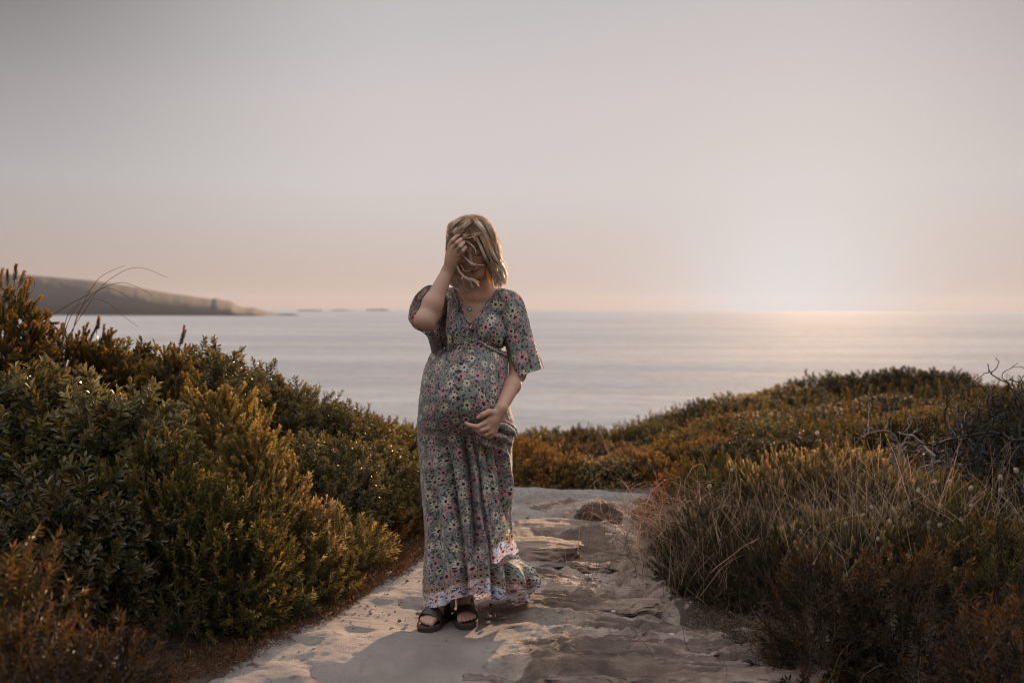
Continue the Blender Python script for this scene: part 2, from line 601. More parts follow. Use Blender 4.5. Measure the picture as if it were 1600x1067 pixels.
# rounded end cap so that the headland closes at its tip
m, g = new_mat('scrub covered headland')
oc = g.n('ShaderNodeTexCoord').outputs['Object']
n1 = g.noise(g.vm('MULTIPLY', oc, (1, 1, 3)), 0.010, 6, 0.6)
n2 = g.noise(oc, 0.08, 5, 0.6)
c = g.ramp(n1, [(0.35, (0.042, 0.028, 0.022)), (0.65, (0.056, 0.038, 0.030))])
c = g.mix(g.m('MULTIPLY', g.sstep(n2, 0.45, 0.6), 0.35), c, (0.038, 0.027, 0.021))
finish(g, principled(g, c, 0.95, bump(g, n2, 0.3, 2)))
tag(mb.build('headland_hills', m), kind='structure')
HEADM = m


def blob(n=3, seed=0, sx=1, sy=1, sz=1, amp=0.25, freq=1.4, flat=None, amp2=0.08):
    """a lumpy closed stone from a subdivided cube"""
    k = 2 ** n
    t = np.linspace(-1, 1, k + 1)
    A, B = np.meshgrid(t, t)
    A, B = np.tan(A * np.pi / 4), np.tan(B * np.pi / 4)
    one = np.ones_like(A)
    Vs, Fs, c = [], [], 0
    for face in ((A, B, one), (-A, B, -one), (one, B, -A), (-one, B, A), (A, one, -B), (A, -one, B)):
        q = np.stack(face, -1).reshape(-1, 3)
        Vs.append(q / np.linalg.norm(q, axis=1, keepdims=True))
        Fs.append(grid_faces(k + 1, k + 1) + c)
        c += q.shape[0]
    Vn = np.concatenate(Vs)
    Fn = np.concatenate(Fs)
    key = np.round(Vn * 1e5).astype(np.int64)
    _, idx, inv = np.unique(key, axis=0, return_index=True, return_inverse=True)
    Vn, Fn = Vn[idx], inv.ravel()[Fn]
    r = 1 + amp * fbm(Vn[:, 0] * freq + seed * 7.3, Vn[:, 1] * freq, Vn[:, 2] * freq, seed=seed, octv=3) * 1.6
    r += amp2 * fbm(Vn[:, 0] * freq * 4 + seed, Vn[:, 1] * freq * 4, Vn[:, 2] * freq * 4, seed=seed + 5, octv=4)
    Q = Vn * r[:, None]
    Q = np.sign(Q) * np.abs(Q) ** 0.85
    if flat:
        Q[:, 2] = np.where(Q[:, 2] > flat, flat + (Q[:, 2] - flat) * 0.25, Q[:, 2])
    return Q * np.array([sx, sy, sz]), Fn


# skerries off the point
for px, py, Y, wid, hh, lab in ((441, 494.5, 2150, 34, 3.0, 'long low skerry just off the tip of the headland'),
                                (483, 486.0, 6000, 70, 7, 'hazy rock islet seen above the tip of the headland'),
                                (532, 485.6, 7200, 70, 6, 'flat faint rock islet, middle one on the horizon'),
                                (590, 485.8, 7600, 80, 12, 'small rock islet on the horizon nearest the woman')):
    p = at(px, py, Y)
    V, Fq = blob(3, int(px), wid, wid * 0.4, hh, 0.35, 2.0)
    mb = MB()
    mb.add(V * [1, 1, 1], Fq)
    o = mb.build('rock_islet', HEADM)
    o.location = (p[0], p[1], SEA)
    tag(o, lab, 'islet')

# ------------------------------------------------------------------ rocks on the path
m, g = new_mat('brown weathered rock')
oc = g.n('ShaderNodeTexCoord').outputs['Object']
st = g.noise(g.vm('MULTIPLY', oc, (1.0, 2.2, 3.0)), 7.0, 7, 0.65, 0.5)
n2 = g.noise(oc, 55, 5, 0.7)
c = g.ramp(st, [(0.3, (0.080, 0.053, 0.040)), (0.5, (0.17, 0.118, 0.092)), (0.7, (0.29, 0.215, 0.175))])
c = g.mix(g.m('MULTIPLY', g.sstep(n2, 0.55, 0.75), 0.5), c, (0.24, 0.20, 0.18))
ROCKM = m
finish(g, principled(g, c, 0.9, bump(g, g.m('ADD', g.m('MULTIPLY', st, 2), n2), 0.8, 0.02)))
m, g = new_mat('dark reddish boulder rock')
oc = g.n('ShaderNodeTexCoord').outputs['Object']
n2 = g.noise(oc, 40, 6, 0.7)
BOULD = m
finish(g, principled(g, g.ramp(n2, [(0.3, (0.035, 0.020, 0.015)), (0.7, (0.10, 0.058, 0.042))]), 0.9, bump(g, n2, 0.7, 0.015)))
m, g = new_mat('pale stone')
oc = g.n('ShaderNodeTexCoord').outputs['Object']
c = g.ramp(g.noise(oc, 30, 5), [(0.3, (0.25, 0.21, 0.19)), (0.7, (0.42, 0.37, 0.34))])
PALE = m
finish(g, principled(g, c, 0.9, bump(g, g.noise(oc, 80, 4), 0.5, 0.005)))


def ground_pt(px, py):
    """where the ray through a photo pixel meets the path"""
    Y = 3.0
    for _ in range(60):
        p = at(px, py, Y)
        e = p[2] - path_top(p[0], Y)
        Y += np.clip(e * 2.2, -0.25, 0.25)
        if abs(e) < 0.002:
            break
    return at(px, py, Y)


ROCKS = [  # px, py of the foot centre, half sizes, lift, seed, label
    (936, 812, .135, .11, .115, .035, 3, 'rounded dark brown boulder at the far end of the path'),
    (872, 822, .30, .19, .115, .010, 5, 'broad brown slab on the path just left of the dark boulder'),
    (832, 852, .26, .20, .115, .010, 8, 'cracked brown slab beside the skirt, nearest the woman'),
    (900, 874, .30, .16, .045, .000, 11, 'low flaky slab in the middle of the path below the boulder'),
    (915, 936, .33, .13, .045, -.010, 12, 'long layered rock ledge running right from the hem of the dress'),
    (1015, 1003, .30, .12, .055, .000, 16, 'dark slab in the foreground with a white stone on it'),
    (1090, 1050, .50, .17, .055, .000, 18, 'wide brown rock shelf at the bottom right of the path'),
    (830, 1060, .30, .13, .055, .000, 22, 'brown rock patch at the bottom edge below the woman'),
    (786, 960, .065, .05, .028, .000, 27, 'small dark stone lump beside the sandal under the hem'),
    (1010, 795, .13, .06, .030, .000, 31, 'thin grey stone ledge at the foot of the red leaved plant'),
]
for px, py, sx, sy, sz, lift, seed, lab in ROCKS:
    p = ground_pt(px, py)
    V, Fq = blob(5, seed, sx, sy, sz, 0.22, 1.6, flat=0.55 if sz > .06 and seed != 3 else None if seed == 3 else 0.35, amp2=0.16 if sz < .06 else .09)
    # layered, ragged rim
    V[:, 2] += (0.010 if sz < .06 else .003) * np.floor(3 * fbm(V[:, 0] * 5 + seed, V[:, 1] * 9, seed=seed, octv=3)) * (V[:, 2] > 0)
    mb = MB()
    mb.add(V, Fq)
    o = mb.build('rock', BOULD if seed == 3 else ROCKM)
    o.location = (p[0], p[1], path_top(p[0], p[1]) - sz * (0.25 if seed == 3 else .5) + lift)
    tag(o, lab, 'rock', 'brown rocks of the path')

STONES = [(1050, 992, .030, 'white stone lying on the dark foreground slab'), (919, 901, .030, 'largest grey stone on the bare sand right of the hem'),
          (926, 912, .020, 'smaller grey stone just below the largest one on the sand'), (950, 882, .020, 'pale pebble on the path above the two grey stones'),
          (945, 816, .026, 'pale stone in front of the dark boulder'), (958, 955, .016, 'tiny white pebble at the foot of the layered ledge'),
          (609, 897, .030, 'pale stone at the foot of the left bushes beside the path'), (764, 963, .016, 'upper of two pebbles beside the right sandal'),
          (763, 972, .013, 'lower of two pebbles beside the right sandal'), (1020, 904, .017, 'pale pebble close under the dry stems on the right'),
          (878, 880, .014, 'small round pebble left of the other path pebbles'), (1215, 952, .022, 'pale stone half hidden under the heath on the right'),
          (1340, 1000, .03, 'grey stone in the shade of the right bank'), (1036, 905, .014, 'flat little stone beside the dry stems')]
for i, (px, py, s, lab) in enumerate(STONES):
    p = ground_pt(px, py)
    s *= .62
    V, Fq = blob(3, 100 + i, s, s * 0.8, s * 0.62, 0.35, 1.6)
    mb = MB()
    mb.add(V, Fq)
    o = mb.build('stone', PALE)
    o.location = (p[0], p[1], path_top(p[0], p[1]) + s * 0.15)
    tag(o, lab, 'stone', 'loose pale stones on the path')

# gravel and crumbs: nobody could count them
rng = np.random.default_rng(5)
mb = MB()
bv, bf = blob(1, 3, 1, 1, 0.7, 0.2, 1.5)
n = 6500
gx, gy = rng.uniform(-1.2, 1.4, n), rng.uniform(3.2, 7.2, n)
ok = (gx > edge_l(gy) - 0.1) & (gx < edge_r(gy) + 0.25) & (vnoise(gx * 2, gy * 2, seed=14) + 0.3 * rng.normal(size=n) + 0.6 * (gx > 0.1) > 0.25)
gx, gy = gx[ok], gy[ok]
gz = np.maximum(path_z(gx, gy)[0], ground_z(gx, gy))
s = rng.gamma(1.1, 0.0016, len(gx)) + 0.0008
Vg = bv[None] * s[:, None, None] + np.stack([gx, gy, gz + s * 0.2], -1)[:, None]
Fg = (bf[None] + (np.arange(len(gx)) * len(bv))[:, None, None]).reshape(-1, 4)
mb.add(Vg, Fg)
tag(mb.build('gravel', ROCKM), 'scattered dark crumbs and gravel on the path', 'gravel', kind='stuff')
# ------------------------------------------------------------------ plants
LT = {  # leaf templates: verts (along, across, normal), tris
    'broad': (np.array([(0, 0, 0), (.55, 0, -.05), (1, 0, -.10), (.28, -.30, .03), (.28, .30, .03), (.66, -.5, .05), (.66, .5, .05)], float),
              np.array([(0, 1, 3), (3, 1, 5), (5, 1, 2), (0, 4, 1), (4, 6, 1), (6, 2, 1)])),
    'narrow': (np.array([(0, 0, 0), (.5, -.5, .04), (.5, .5, .04), (1, 0, -.06)], float), np.array([(0, 3, 1), (0, 2, 3)])),
    'blade': (np.array([(0, -.5, 0), (0, .5, 0), (1, 0, 0)], float), np.array([(0, 1, 2)])),
}
KIND = {  # leaf template, leaf length, width, leaves per twig, twig length, leaf angle, upward pull, twigs per m2 of hull
    'broad': dict(t='broad', L=.042, W=.016, k=16, tw=.10, ang=60, up=.35, den=420, mat=LEAF_GLOSS, tip=.55),
    'small': dict(t='broad', L=.024, W=.0095, k=16, tw=.075, ang=58, up=.35, den=950, mat=LEAF_GLOSS, tip=.4),
    'heath': dict(t='narrow', L=.0150, W=.0046, k=120, tw=.075, ang=60, up=.40, den=680, mat=LEAF, tip=.2),
    'upright': dict(t='broad', L=.026, W=.0090, k=26, tw=.12, ang=40, up=.9, den=500, mat=LEAF, tip=.2),
    'fine': dict(t='narrow', L=.028, W=.0064, k=32, tw=.13, ang=50, up=.55, den=430, mat=LEAF, tip=.15),
    'far': dict(t='narrow', L=.030, W=.012, k=24, tw=.11, ang=54, up=.6, den=420, mat=LEAF, tip=.25),
    'needle': dict(t='narrow', L=.014, W=.0032, k=75, tw=.085, ang=50, up=.6, den=760, mat=LEAF, tip=.15),
}


def leaves_on(mb, B, D, Lt, K, rng, cols, tipc, scale=1.0):
    """leaves on n twigs with base B, direction D and length Lt"""
    n, k = len(B), K['k']
    t = (np.arange(k) + rng.uniform(0, 1, (n, k))) / k
    t = t ** (1 - K['tip'] * 0.8)
    side = unit(np.cross(D, np.array([0.31, 0.17, 1.0]) + 0 * D))
    oth = np.cross(D, side)
    phi = np.arange(k)[None] * 2.39996 + rng.uniform(0, 6.28, (n, 1)) + rng.normal(0, .25, (n, k))
    P = side[:, None] * np.cos(phi)[..., None] + oth[:, None] * np.sin(phi)[..., None]
    bend = np.stack([0 * Lt, 0 * Lt, Lt * 0.18], -1)[:, None] * (t ** 2)[..., None]
    pos = B[:, None] + D[:, None] * (Lt[:, None] * t)[..., None] + bend
    ang = np.radians(K['ang'] + rng.normal(0, 12, (n, k))) * (1.15 - 0.55 * t)
    ld = unit(D[:, None] * np.cos(ang)[..., None] + P * np.sin(ang)[..., None])
    nor = unit(D[:, None] * np.sin(ang)[..., None] - P * np.cos(ang)[..., None])
    tw = rng.normal(0, .35, (n, k))[..., None]
    ac = unit(np.cross(nor, ld))
    ac, nor = ac * np.cos(tw) + nor * np.sin(tw), nor * np.cos(tw) - ac * np.sin(tw)
    tv, tf = LT[K['t']]
    s = K['L'] * scale * rng.uniform(.65, 1.2, (n, k))
    wd = K['W'] * scale * rng.uniform(.8, 1.2, (n, k))
    V = pos[:, :, None] + ld[:, :, None] * (tv[:, 0] * s[..., None])[..., None] + ac[:, :, None] * (tv[:, 1] * wd[..., None])[..., None] + nor[:, :, None] * (tv[:, 2] * s[..., None])[..., None]
    V = V.reshape(-1, 3)
    nf = n * k
    Fc = (tf[None] + (np.arange(nf) * len(tv))[:, None, None]).reshape(-1, 3)
    cols = np.asarray(cols, float)
    ci = rng.integers(0, len(cols), n)
    base = cols[ci][:, None] * np.exp(rng.normal(0, .33, (n, 1, 1))) * np.exp(rng.normal(0, .28, (n, k, 1)))
    base = base * np.array([.82, .84, .62])
    mixf = np.clip((t - .45) * 1.8, 0, 1)[..., None] * rng.uniform(.2, 1, (n, 1, 1))
    c = base * (1 - mixf) + np.asarray(tipc) * np.array([1.12, 1.06, .85]) * mixf * rng.uniform(.5, 1.3, (n, k, 1))
    mb.add(V, Fc, col=np.repeat(c.reshape(-1, 3), len(tv), 0))
    return pos


def shrub_meshes(kind, rx, ry, h, seed, cols, tipc, lump=.22, dens=1.0, scale=1.0, skirt=-0.15, wind=0.0, low=0.35):
    """foliage and branch meshes of one bush, base at the origin"""
    K = KIND[kind]
    rng = np.random.default_rng(seed)
    area = 2 * np.pi * ((rx * ry) ** 0.8 * 0.5 + (rx * h) ** 0.8 * 0.5) ** 1.25 * 1.15
    n = int(K['den'] * area * dens / scale ** 1.5)
    n = max(40, n)
    az = rng.uniform(0, 2 * np.pi, n)
    se = rng.uniform(skirt, 1, n)
    ce = np.sqrt(np.clip(1 - se ** 2, 0, 1))
    U = np.stack([ce * np.cos(az), ce * np.sin(az), se], -1)
    fr = 1.0 / max(rx, .25)
    lum = 1 + lump * 1.5 * fbm(U[:, 0] * 2.6 + seed, U[:, 1] * 2.6, U[:, 2] * 2.6, seed=seed % 97, octv=3, gain=.7)
    depth = 1 - np.abs(rng.normal(0, .10, n)) - 0.30 * (rng.uniform(0, 1, n) < low) * rng.uniform(0, 1, n)
    S = np.array([rx, ry, h * 0.92])
    Pt = U * S * (lum * depth)[:, None]
    Pt[:, 2] += h * 0.06
    Nn = unit(U / S)
    up = np.array([wind, 0, 1.0])
    D = unit(Nn * 1.0 + up * K['up'] * (0.45 + 0.55 * np.clip(U[:, 2:3] + .3, 0, 1)) + rng.normal(0, .38, (n, 3)))
    Lt = K['tw'] * scale * rng.uniform(.7, 1.15, n)
    B = Pt - D * Lt[:, None] * 0.75
    B[:, 2] = np.maximum(B[:, 2], 0.0)
    fo = MB()
    leaves_on(fo, B, D, Lt, K, rng, cols, tipc, scale)
    st = MB()
    m = 4
    t = np.linspace(0, 1, m)
    tw = B[:, None] - D[:, None] * (Lt * 0.5)[:, None, None] * (1 - t[::-1] * 0)[None, :, None] * (1 - t)[None, :, None] + D[:, None] * (Lt[:, None] * t)[..., None] * 0.95
    tw[:, :, 2] += (t ** 2)[None] * Lt[:, None] * 0.18
    V, Fq = tubes(tw, np.linspace(.0017, .0007, m)[None] * np.ones((n, 1)) * scale ** .5, 3)
    st.add(V, Fq, col=(0.085, 0.055, 0.038))
    # limbs from the root to the hull
    nb = int(np.clip(26 * rx / .4, 14, 60))
    idx = rng.choice(n, nb, replace=False)
    E = B[idx]
    root = np.stack([rng.normal(0, rx * .12, nb), rng.normal(0, ry * .12, nb), np.full(nb, -0.06)], -1)
    tt = np.linspace(0, 1, 9)[None, :, None]
    mid = np.stack([E[:, 0] * .75, E[:, 1] * .75, E[:, 2] * .35], -1)
    Q = (1 - tt) ** 2 * root[:, None] + 2 * tt * (1 - tt) * mid[:, None] + tt ** 2 * E[:, None]
    Q += rng.normal(0, .012, Q.shape) * (tt * (1 - tt) * 4)
    V, Fq = tubes(Q, np.linspace(.010, .003, 9)[None] * rng.uniform(.7, 1.3, (nb, 1)) * (h / .5) ** .5, 5)
    st.add(V, Fq, col=(0.10, 0.068, 0.048))
    return fo.mesh('foliage', K['mat'], smooth=False), st.mesh('branches', WOOD)


_cache = {}
# palettes: (leaf colours, tip colour); tips are young growth plus painted sunlight
PAL = {
    'olive': ([(.052, .050, .018), (.068, .062, .022), (.040, .042, .016), (.090, .076, .030)], (.17, .125, .045)),
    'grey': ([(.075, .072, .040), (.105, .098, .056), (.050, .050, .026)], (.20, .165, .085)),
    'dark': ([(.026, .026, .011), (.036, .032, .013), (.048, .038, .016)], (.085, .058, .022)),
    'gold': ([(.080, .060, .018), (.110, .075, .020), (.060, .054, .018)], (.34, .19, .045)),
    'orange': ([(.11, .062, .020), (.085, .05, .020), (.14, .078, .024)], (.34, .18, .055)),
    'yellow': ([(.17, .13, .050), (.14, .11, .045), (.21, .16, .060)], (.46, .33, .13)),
    'green': ([(.056, .056, .019), (.078, .070, .022), (.042, .044, .015)], (.19, .135, .038)),
    'rust': ([(.060, .030, .014), (.075, .036, .015), (.045, .026, .012)], (.12, .058, .024)),
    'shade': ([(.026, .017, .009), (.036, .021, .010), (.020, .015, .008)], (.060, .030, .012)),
    'amber': ([(.050, .032, .011), (.062, .037, .012), (.038, .028, .011)], (.13, .068, .020)),
    'red': ([(.12, .032, .014), (.15, .045, .018), (.09, .026, .012)], (.20, .07, .028)),
    'brown': ([(.056, .048, .022), (.070, .056, .026), (.044, .041, .018)], (.48, .36, .22)),
    'silver': ([(.16, .15, .12), (.20, .19, .15), (.13, .12, .095)], (.26, .24, .19)),
}


def place_shrub(px, py, Y, rad, kind, pal, lab, name='shrub', cat='bush', group=None, share=None, ry=None, base=None, dens=1.0, scale=1.0, lump=.22, wind=0.0, low=.35, hmin=.18):
    """a bush whose top shows at photo pixel (px, py), standing on the ground at distance Y"""
    p = at(px, py, Y)
    bz = float(ground_z(p[0], p[1])) - 0.02 if base is None else base
    h = max(p[2] - bz, hmin)
    ry = ry or rad
    seed = int(px * 7 + py * 3 + Y * 100) % 100000
    rng = random.Random(seed)
    t = thing(name, lab, cat, (p[0], p[1], bz), group, rotz=rng.uniform(-.5, .5) if share is None else rng.uniform(0, 6.28))
    if share is not None:
        key = (kind, pal, share)
        if key not in _cache:
            _cache[key] = shrub_meshes(kind, .5, .5, .5, share * 13 + len(_cache), *PAL[pal], lump=lump, dens=dens, scale=scale, low=low)
        mf, ms = _cache[key]
        sc_ = (rad / .5, ry / .5, h / .5)
    else:
        mf, ms = shrub_meshes(kind, rad, ry, h, seed, *PAL[pal], lump=lump, dens=dens, scale=scale, wind=wind, low=low)
        sc_ = (1, 1, 1)
    for nm, me in (('foliage', mf), ('branches', ms)):
        o = bpy.data.objects.new(nm, me)
        COL.objects.link(o)
        o.parent = t
        o.scale = sc_
    return t


S = place_shrub
# ---- left bank, from the skyline down to the path
GL = 'bushes of the left bank'
LEFT = [
    # px, py, Y, radius, kind, palette, label, options
    (2, 428, 4.55, .30, 'heath', 'gold', 'golden tipped heath bush, tallest of all, at the left edge on the skyline', {}),
    (42, 456, 4.75, .20, 'heath', 'gold', 'narrow golden heath spire just right of the tallest one on the skyline', {}),
    (96, 500, 4.9, .27, 'heath', 'gold', 'golden heath below the long arching grass blades', {}),
    (148, 520, 5.0, .24, 'heath', 'gold', 'stubby golden heath right of the grass blades where the headland shows behind', {}),
    (200, 534, 5.3, .34, 'broad', 'olive', 'dark broad leaved bush against the sea, directly below the headland', {}),
    (262, 534, 5.0, .25, 'heath', 'gold', 'round amber heath on the skyline below the slope of the headland', {}),
    (335, 550, 5.5, .36, 'broad', 'olive', 'green bush with rosettes of leaves below the point of the headland', {'scale': .8}),
    (60, 560, 4.2, .46, 'broad', 'olive', 'big broad leaved olive bush filling the left edge below the golden heath', {'scale': 1.15}),
    (175, 610, 4.1, .40, 'broad', 'grey', 'broad leaved bush with pale grey undersides left of the yellow bush', {'scale': 1.1}),
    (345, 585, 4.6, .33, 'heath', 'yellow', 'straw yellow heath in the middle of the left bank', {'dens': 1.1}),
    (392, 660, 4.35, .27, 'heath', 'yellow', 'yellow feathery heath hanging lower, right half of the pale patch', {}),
    (430, 596, 6.0, .48, 'small', 'olive', 'dense small leaved bush on the skyline right of the green rosettes', {}),
    (510, 632, 6.3, .50, 'small', 'olive', 'dense small leaved bush on the skyline halfway to the woman', {}),
    (570, 655, 6.9, .30, 'far', 'rust', 'small rusty bush on the skyline just left of the woman', {}),
    (395, 572, 5.9, .34, 'small', 'green', 'small leaved bush on the skyline between the green rosettes and the long dense one', {}),
    (300, 545, 5.8, .30, 'broad', 'olive', 'little broad leaved bush on the skyline between the amber heath and the rosettes', {'scale': .8}),
    (545, 640, 6.0, .34, 'small', 'olive', 'low small leaved bush on the skyline just before the rusty one', {}),
    (170, 545, 5.2, .34, 'broad', 'green', 'dark green broad leaved bush in the skyline notch under the middle of the headland', {'scale': .85}),
    (480, 680, 5.3, .50, 'small', 'olive', 'rounded small leaved bush in the centre of the left bank', {}),
    (580, 700, 5.7, .48, 'small', 'green', 'small leaved bush rising behind the woman at hip height', {}),
    (600, 668, 7.2, .34, 'far', 'green', 'dull green bush on the skyline touching the dress on the left', {}),
    (640, 662, 8.2, .34, 'heath', 'silver', 'grey green cushion bush beside the dress at the left, seen far down', {}),
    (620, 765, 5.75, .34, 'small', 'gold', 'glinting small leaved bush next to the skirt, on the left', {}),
    (240, 690, 3.95, .36, 'upright', 'green', 'bush of upright green shoots below the yellow heath', {}),
    (330, 740, 3.95, .34, 'upright', 'green', 'upright shoots with brownish tips in the lower left bank', {}),
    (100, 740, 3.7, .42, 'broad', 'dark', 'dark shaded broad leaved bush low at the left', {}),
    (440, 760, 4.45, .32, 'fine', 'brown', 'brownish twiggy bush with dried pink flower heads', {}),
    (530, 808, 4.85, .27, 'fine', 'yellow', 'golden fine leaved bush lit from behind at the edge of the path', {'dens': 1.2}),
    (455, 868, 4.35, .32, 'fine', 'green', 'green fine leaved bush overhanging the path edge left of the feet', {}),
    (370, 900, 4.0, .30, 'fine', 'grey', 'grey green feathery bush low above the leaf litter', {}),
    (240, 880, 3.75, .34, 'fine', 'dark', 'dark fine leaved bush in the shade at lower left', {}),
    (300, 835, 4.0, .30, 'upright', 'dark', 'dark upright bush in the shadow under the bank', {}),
    (590, 838, 5.35, .24, 'fine', 'orange', 'low orange leaved bush at the path edge behind the woman', {}),
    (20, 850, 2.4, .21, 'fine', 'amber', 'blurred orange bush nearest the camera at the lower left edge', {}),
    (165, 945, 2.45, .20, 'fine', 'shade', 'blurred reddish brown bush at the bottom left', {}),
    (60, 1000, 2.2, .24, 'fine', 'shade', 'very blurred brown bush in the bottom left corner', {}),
]
for px, py, Y, r, k, pal, lab, opt in LEFT:
    S(px, py, Y, r, k, pal, lab, group=GL, **opt)

# ---- right bank
GR = 'bushes of the right bank'
RIGHT = [
    (1130, 700, 5.3, .38, 'needle', 'green', 'green needle leaved heath at the path corner behind the white grass heads', {}),
    (1235, 700, 5.0, .40, 'needle', 'brown', 'pale tipped brown heath in the middle of the right bank', {}),
    (1340, 705, 5.0, .42, 'needle', 'brown', 'pale tipped brown heath below the dead grey branches', {}),
    (1440, 735, 4.9, .38, 'needle', 'green', 'dark green heath carrying many white grass heads', {}),
    (1118, 792, 4.7, .30, 'needle', 'dark', 'dark heath under the tangle of dry roots beside the path', {}),
    (1200, 815, 4.4, .36, 'needle', 'dark', 'shaded heath with thin dry stalks over the right path edge', {}),
    (1330, 800, 4.4, .42, 'needle', 'brown', 'brown heath behind the blurred dark twiggy bush', {}),
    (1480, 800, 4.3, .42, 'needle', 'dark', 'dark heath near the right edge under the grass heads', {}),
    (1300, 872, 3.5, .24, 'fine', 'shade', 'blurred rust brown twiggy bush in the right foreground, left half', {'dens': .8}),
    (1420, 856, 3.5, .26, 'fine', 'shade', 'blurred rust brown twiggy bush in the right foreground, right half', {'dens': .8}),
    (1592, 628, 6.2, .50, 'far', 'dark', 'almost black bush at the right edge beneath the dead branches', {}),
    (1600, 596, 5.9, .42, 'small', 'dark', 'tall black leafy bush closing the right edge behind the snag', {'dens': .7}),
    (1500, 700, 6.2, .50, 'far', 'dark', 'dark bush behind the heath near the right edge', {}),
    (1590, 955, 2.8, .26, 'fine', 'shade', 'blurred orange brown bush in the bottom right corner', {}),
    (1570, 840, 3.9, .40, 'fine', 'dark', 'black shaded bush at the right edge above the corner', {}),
    (1430, 655, 7.0, .42, 'heath', 'dark', 'dark tangle of scrub among the dead grey branches', {}),
    (1050, 728, 6.0, .15, 'far', 'red', 'small red leaved plant at the corner where the path bends', {'dens': .5}),
]
for px, py, Y, r, k, pal, lab, opt in RIGHT:
    S(px, py, Y, r, k, pal, lab, group=GR, **opt)

# ---- beyond the end of the path and on the hill to the right: shared meshes
GF = 'low bushes beyond the end of the path'
FAR = [
    (812, 690, 8.0, .34, 'far', 'orange', 1, 'orange bush right beside the skirt at the end of the path'),
    (860, 712, 7.75, .36, 'far', 'orange', 2, 'orange brown bush behind the path, first one clear of the dress'),
    (905, 725, 7.7, .26, 'far', 'brown', 3, 'dark bush with pale flower heads behind the boulder'),
    (845, 700, 8.6, .22, 'heath', 'silver', 1, 'grey cushion bush behind the orange ones near the dress'),
    (965, 722, 7.8, .30, 'far', 'brown', 1, 'straw brown bush above the boulder'),
    (1005, 712, 7.9, .34, 'far', 'orange', 3, 'orange bush left of the corner of the path'),
    (1040, 700, 8.2, .36, 'far', 'gold', 1, 'golden bush above the corner of the path'),
    (870, 672, 11.5, .55, 'far', 'green', 1, 'flat green bush against the water behind the path'),
    (815, 678, 11.0, .42, 'far', 'green', 2, 'flat green bush against the water touching the dress'),
    (912, 668, 10.5, .22, 'far', 'dark', 1, 'small pointed dark bush on the lowest part of the skyline'),
    (945, 670, 10.3, .34, 'far', 'olive', 1, 'dark round bush on the skyline above the boulder'),
    (985, 666, 9.8, .26, 'far', 'olive', 2, 'dark round bush where the sea meets the scrub, above the path bend'),
    (1030, 662, 9.8, .40, 'far', 'olive', 3, 'olive bush at the left foot of the right hill'),
    (1075, 672, 9.0, .34, 'far', 'gold', 2, 'amber bush low on the right hill'),
    (1115, 690, 8.0, .30, 'far', 'orange', 1, 'amber bush peeping over the green heath'),
    (1075, 644, 11.0, .44, 'far', 'dark', 2, 'dark bush on the rising skyline, lowest of the right hill'),
    (1115, 628, 11.5, .50, 'far', 'dark', 1, 'dark bush on the rising skyline, second up the right hill'),
    (1130, 664, 9.6, .42, 'far', 'gold', 1, 'golden brown bush on the flank of the right hill'),
    (1170, 616, 12.2, .55, 'far', 'brown', 1, 'brown bush on the rising skyline of the right hill'),
    (1195, 655, 9.8, .48, 'far', 'brown', 2, 'greyish brown bush on the flank below the skyline'),
    (1235, 604, 12.8, .60, 'far', 'brown', 3, 'broad brown bush on the skyline under the bright water'),
    (1225, 672, 8.4, .40, 'far', 'olive', 1, 'dull grey green bush behind the pale tipped heath'),
    (1270, 650, 9.6, .46, 'far', 'dark', 1, 'dark bush in the hollow below the hilltop'),
    (1300, 588, 13.2, .62, 'far', 'dark', 1, 'dark bush on the hilltop, left end of the crest'),
    (1320, 662, 8.3, .30, 'heath', 'grey', 2, 'pale green upright bush in the hollow of the right hill'),
    (1360, 584, 13.2, .62, 'far', 'dark', 2, 'dark bush on the hilltop, middle of the crest'),
    (1345, 630, 10.5, .56, 'far', 'amber', 2, 'amber brown bush halfway down the right hill'),
    (1420, 578, 13.0, .55, 'far', 'dark', 3, 'dark bush on the hilltop with ragged twigs, highest of the crest'),
    (1475, 580, 12.6, .55, 'far', 'dark', 1, 'dark bush on the hilltop, right end of the crest'),
    (1525, 600, 11.6, .50, 'far', 'dark', 2, 'black bush where the crest drops to the right'),
    (1410, 620, 10.6, .55, 'far', 'dark', 3, 'dark bush under the crest, behind the dead branches'),
    (1470, 640, 9.2, .50, 'far', 'gold', 1, 'dull gold bush behind the dead branches'),
    (1560, 630, 9.4, .60, 'far', 'dark', 3, 'black bush at the right edge under the crest'),
    (1165, 690, 7.4, .38, 'far', 'dark', 3, 'dark bush directly behind the green needle heath'),
    (1390, 680, 7.6, .42, 'far', 'dark', 1, 'dark bush behind the dead branches, low down'),
    (1270, 690, 7.2, .36, 'far', 'dark', 2, 'dark bush directly behind the pale tipped heath'),
    (890, 690, 9.2, .40, 'far', 'rust', 1, 'rusty bush between the orange row and the flat green ones'),
    (950, 696, 8.8, .38, 'far', 'rust', 2, 'rusty bush above the boulder, in the second row'),
    (785, 700, 8.8, .40, 'far', 'rust', 1, 'rusty bush partly hidden by the skirt'),
    (690, 700, 9.2, .5, 'far', 'brown', 2, 'brown bush hidden mostly behind the woman'),
]
for px, py, Y, r, k, pal, sh, lab in FAR:
    if Y < 8.3 and px < 1120:
        py, r, Y = py - 8, r * .88, Y - .38 if Y < 8 else Y - .2
    S(px, py, Y, r, k, pal, lab, group=GF, share=sh, ry=r * 1.1, lump=.30, low=.2)

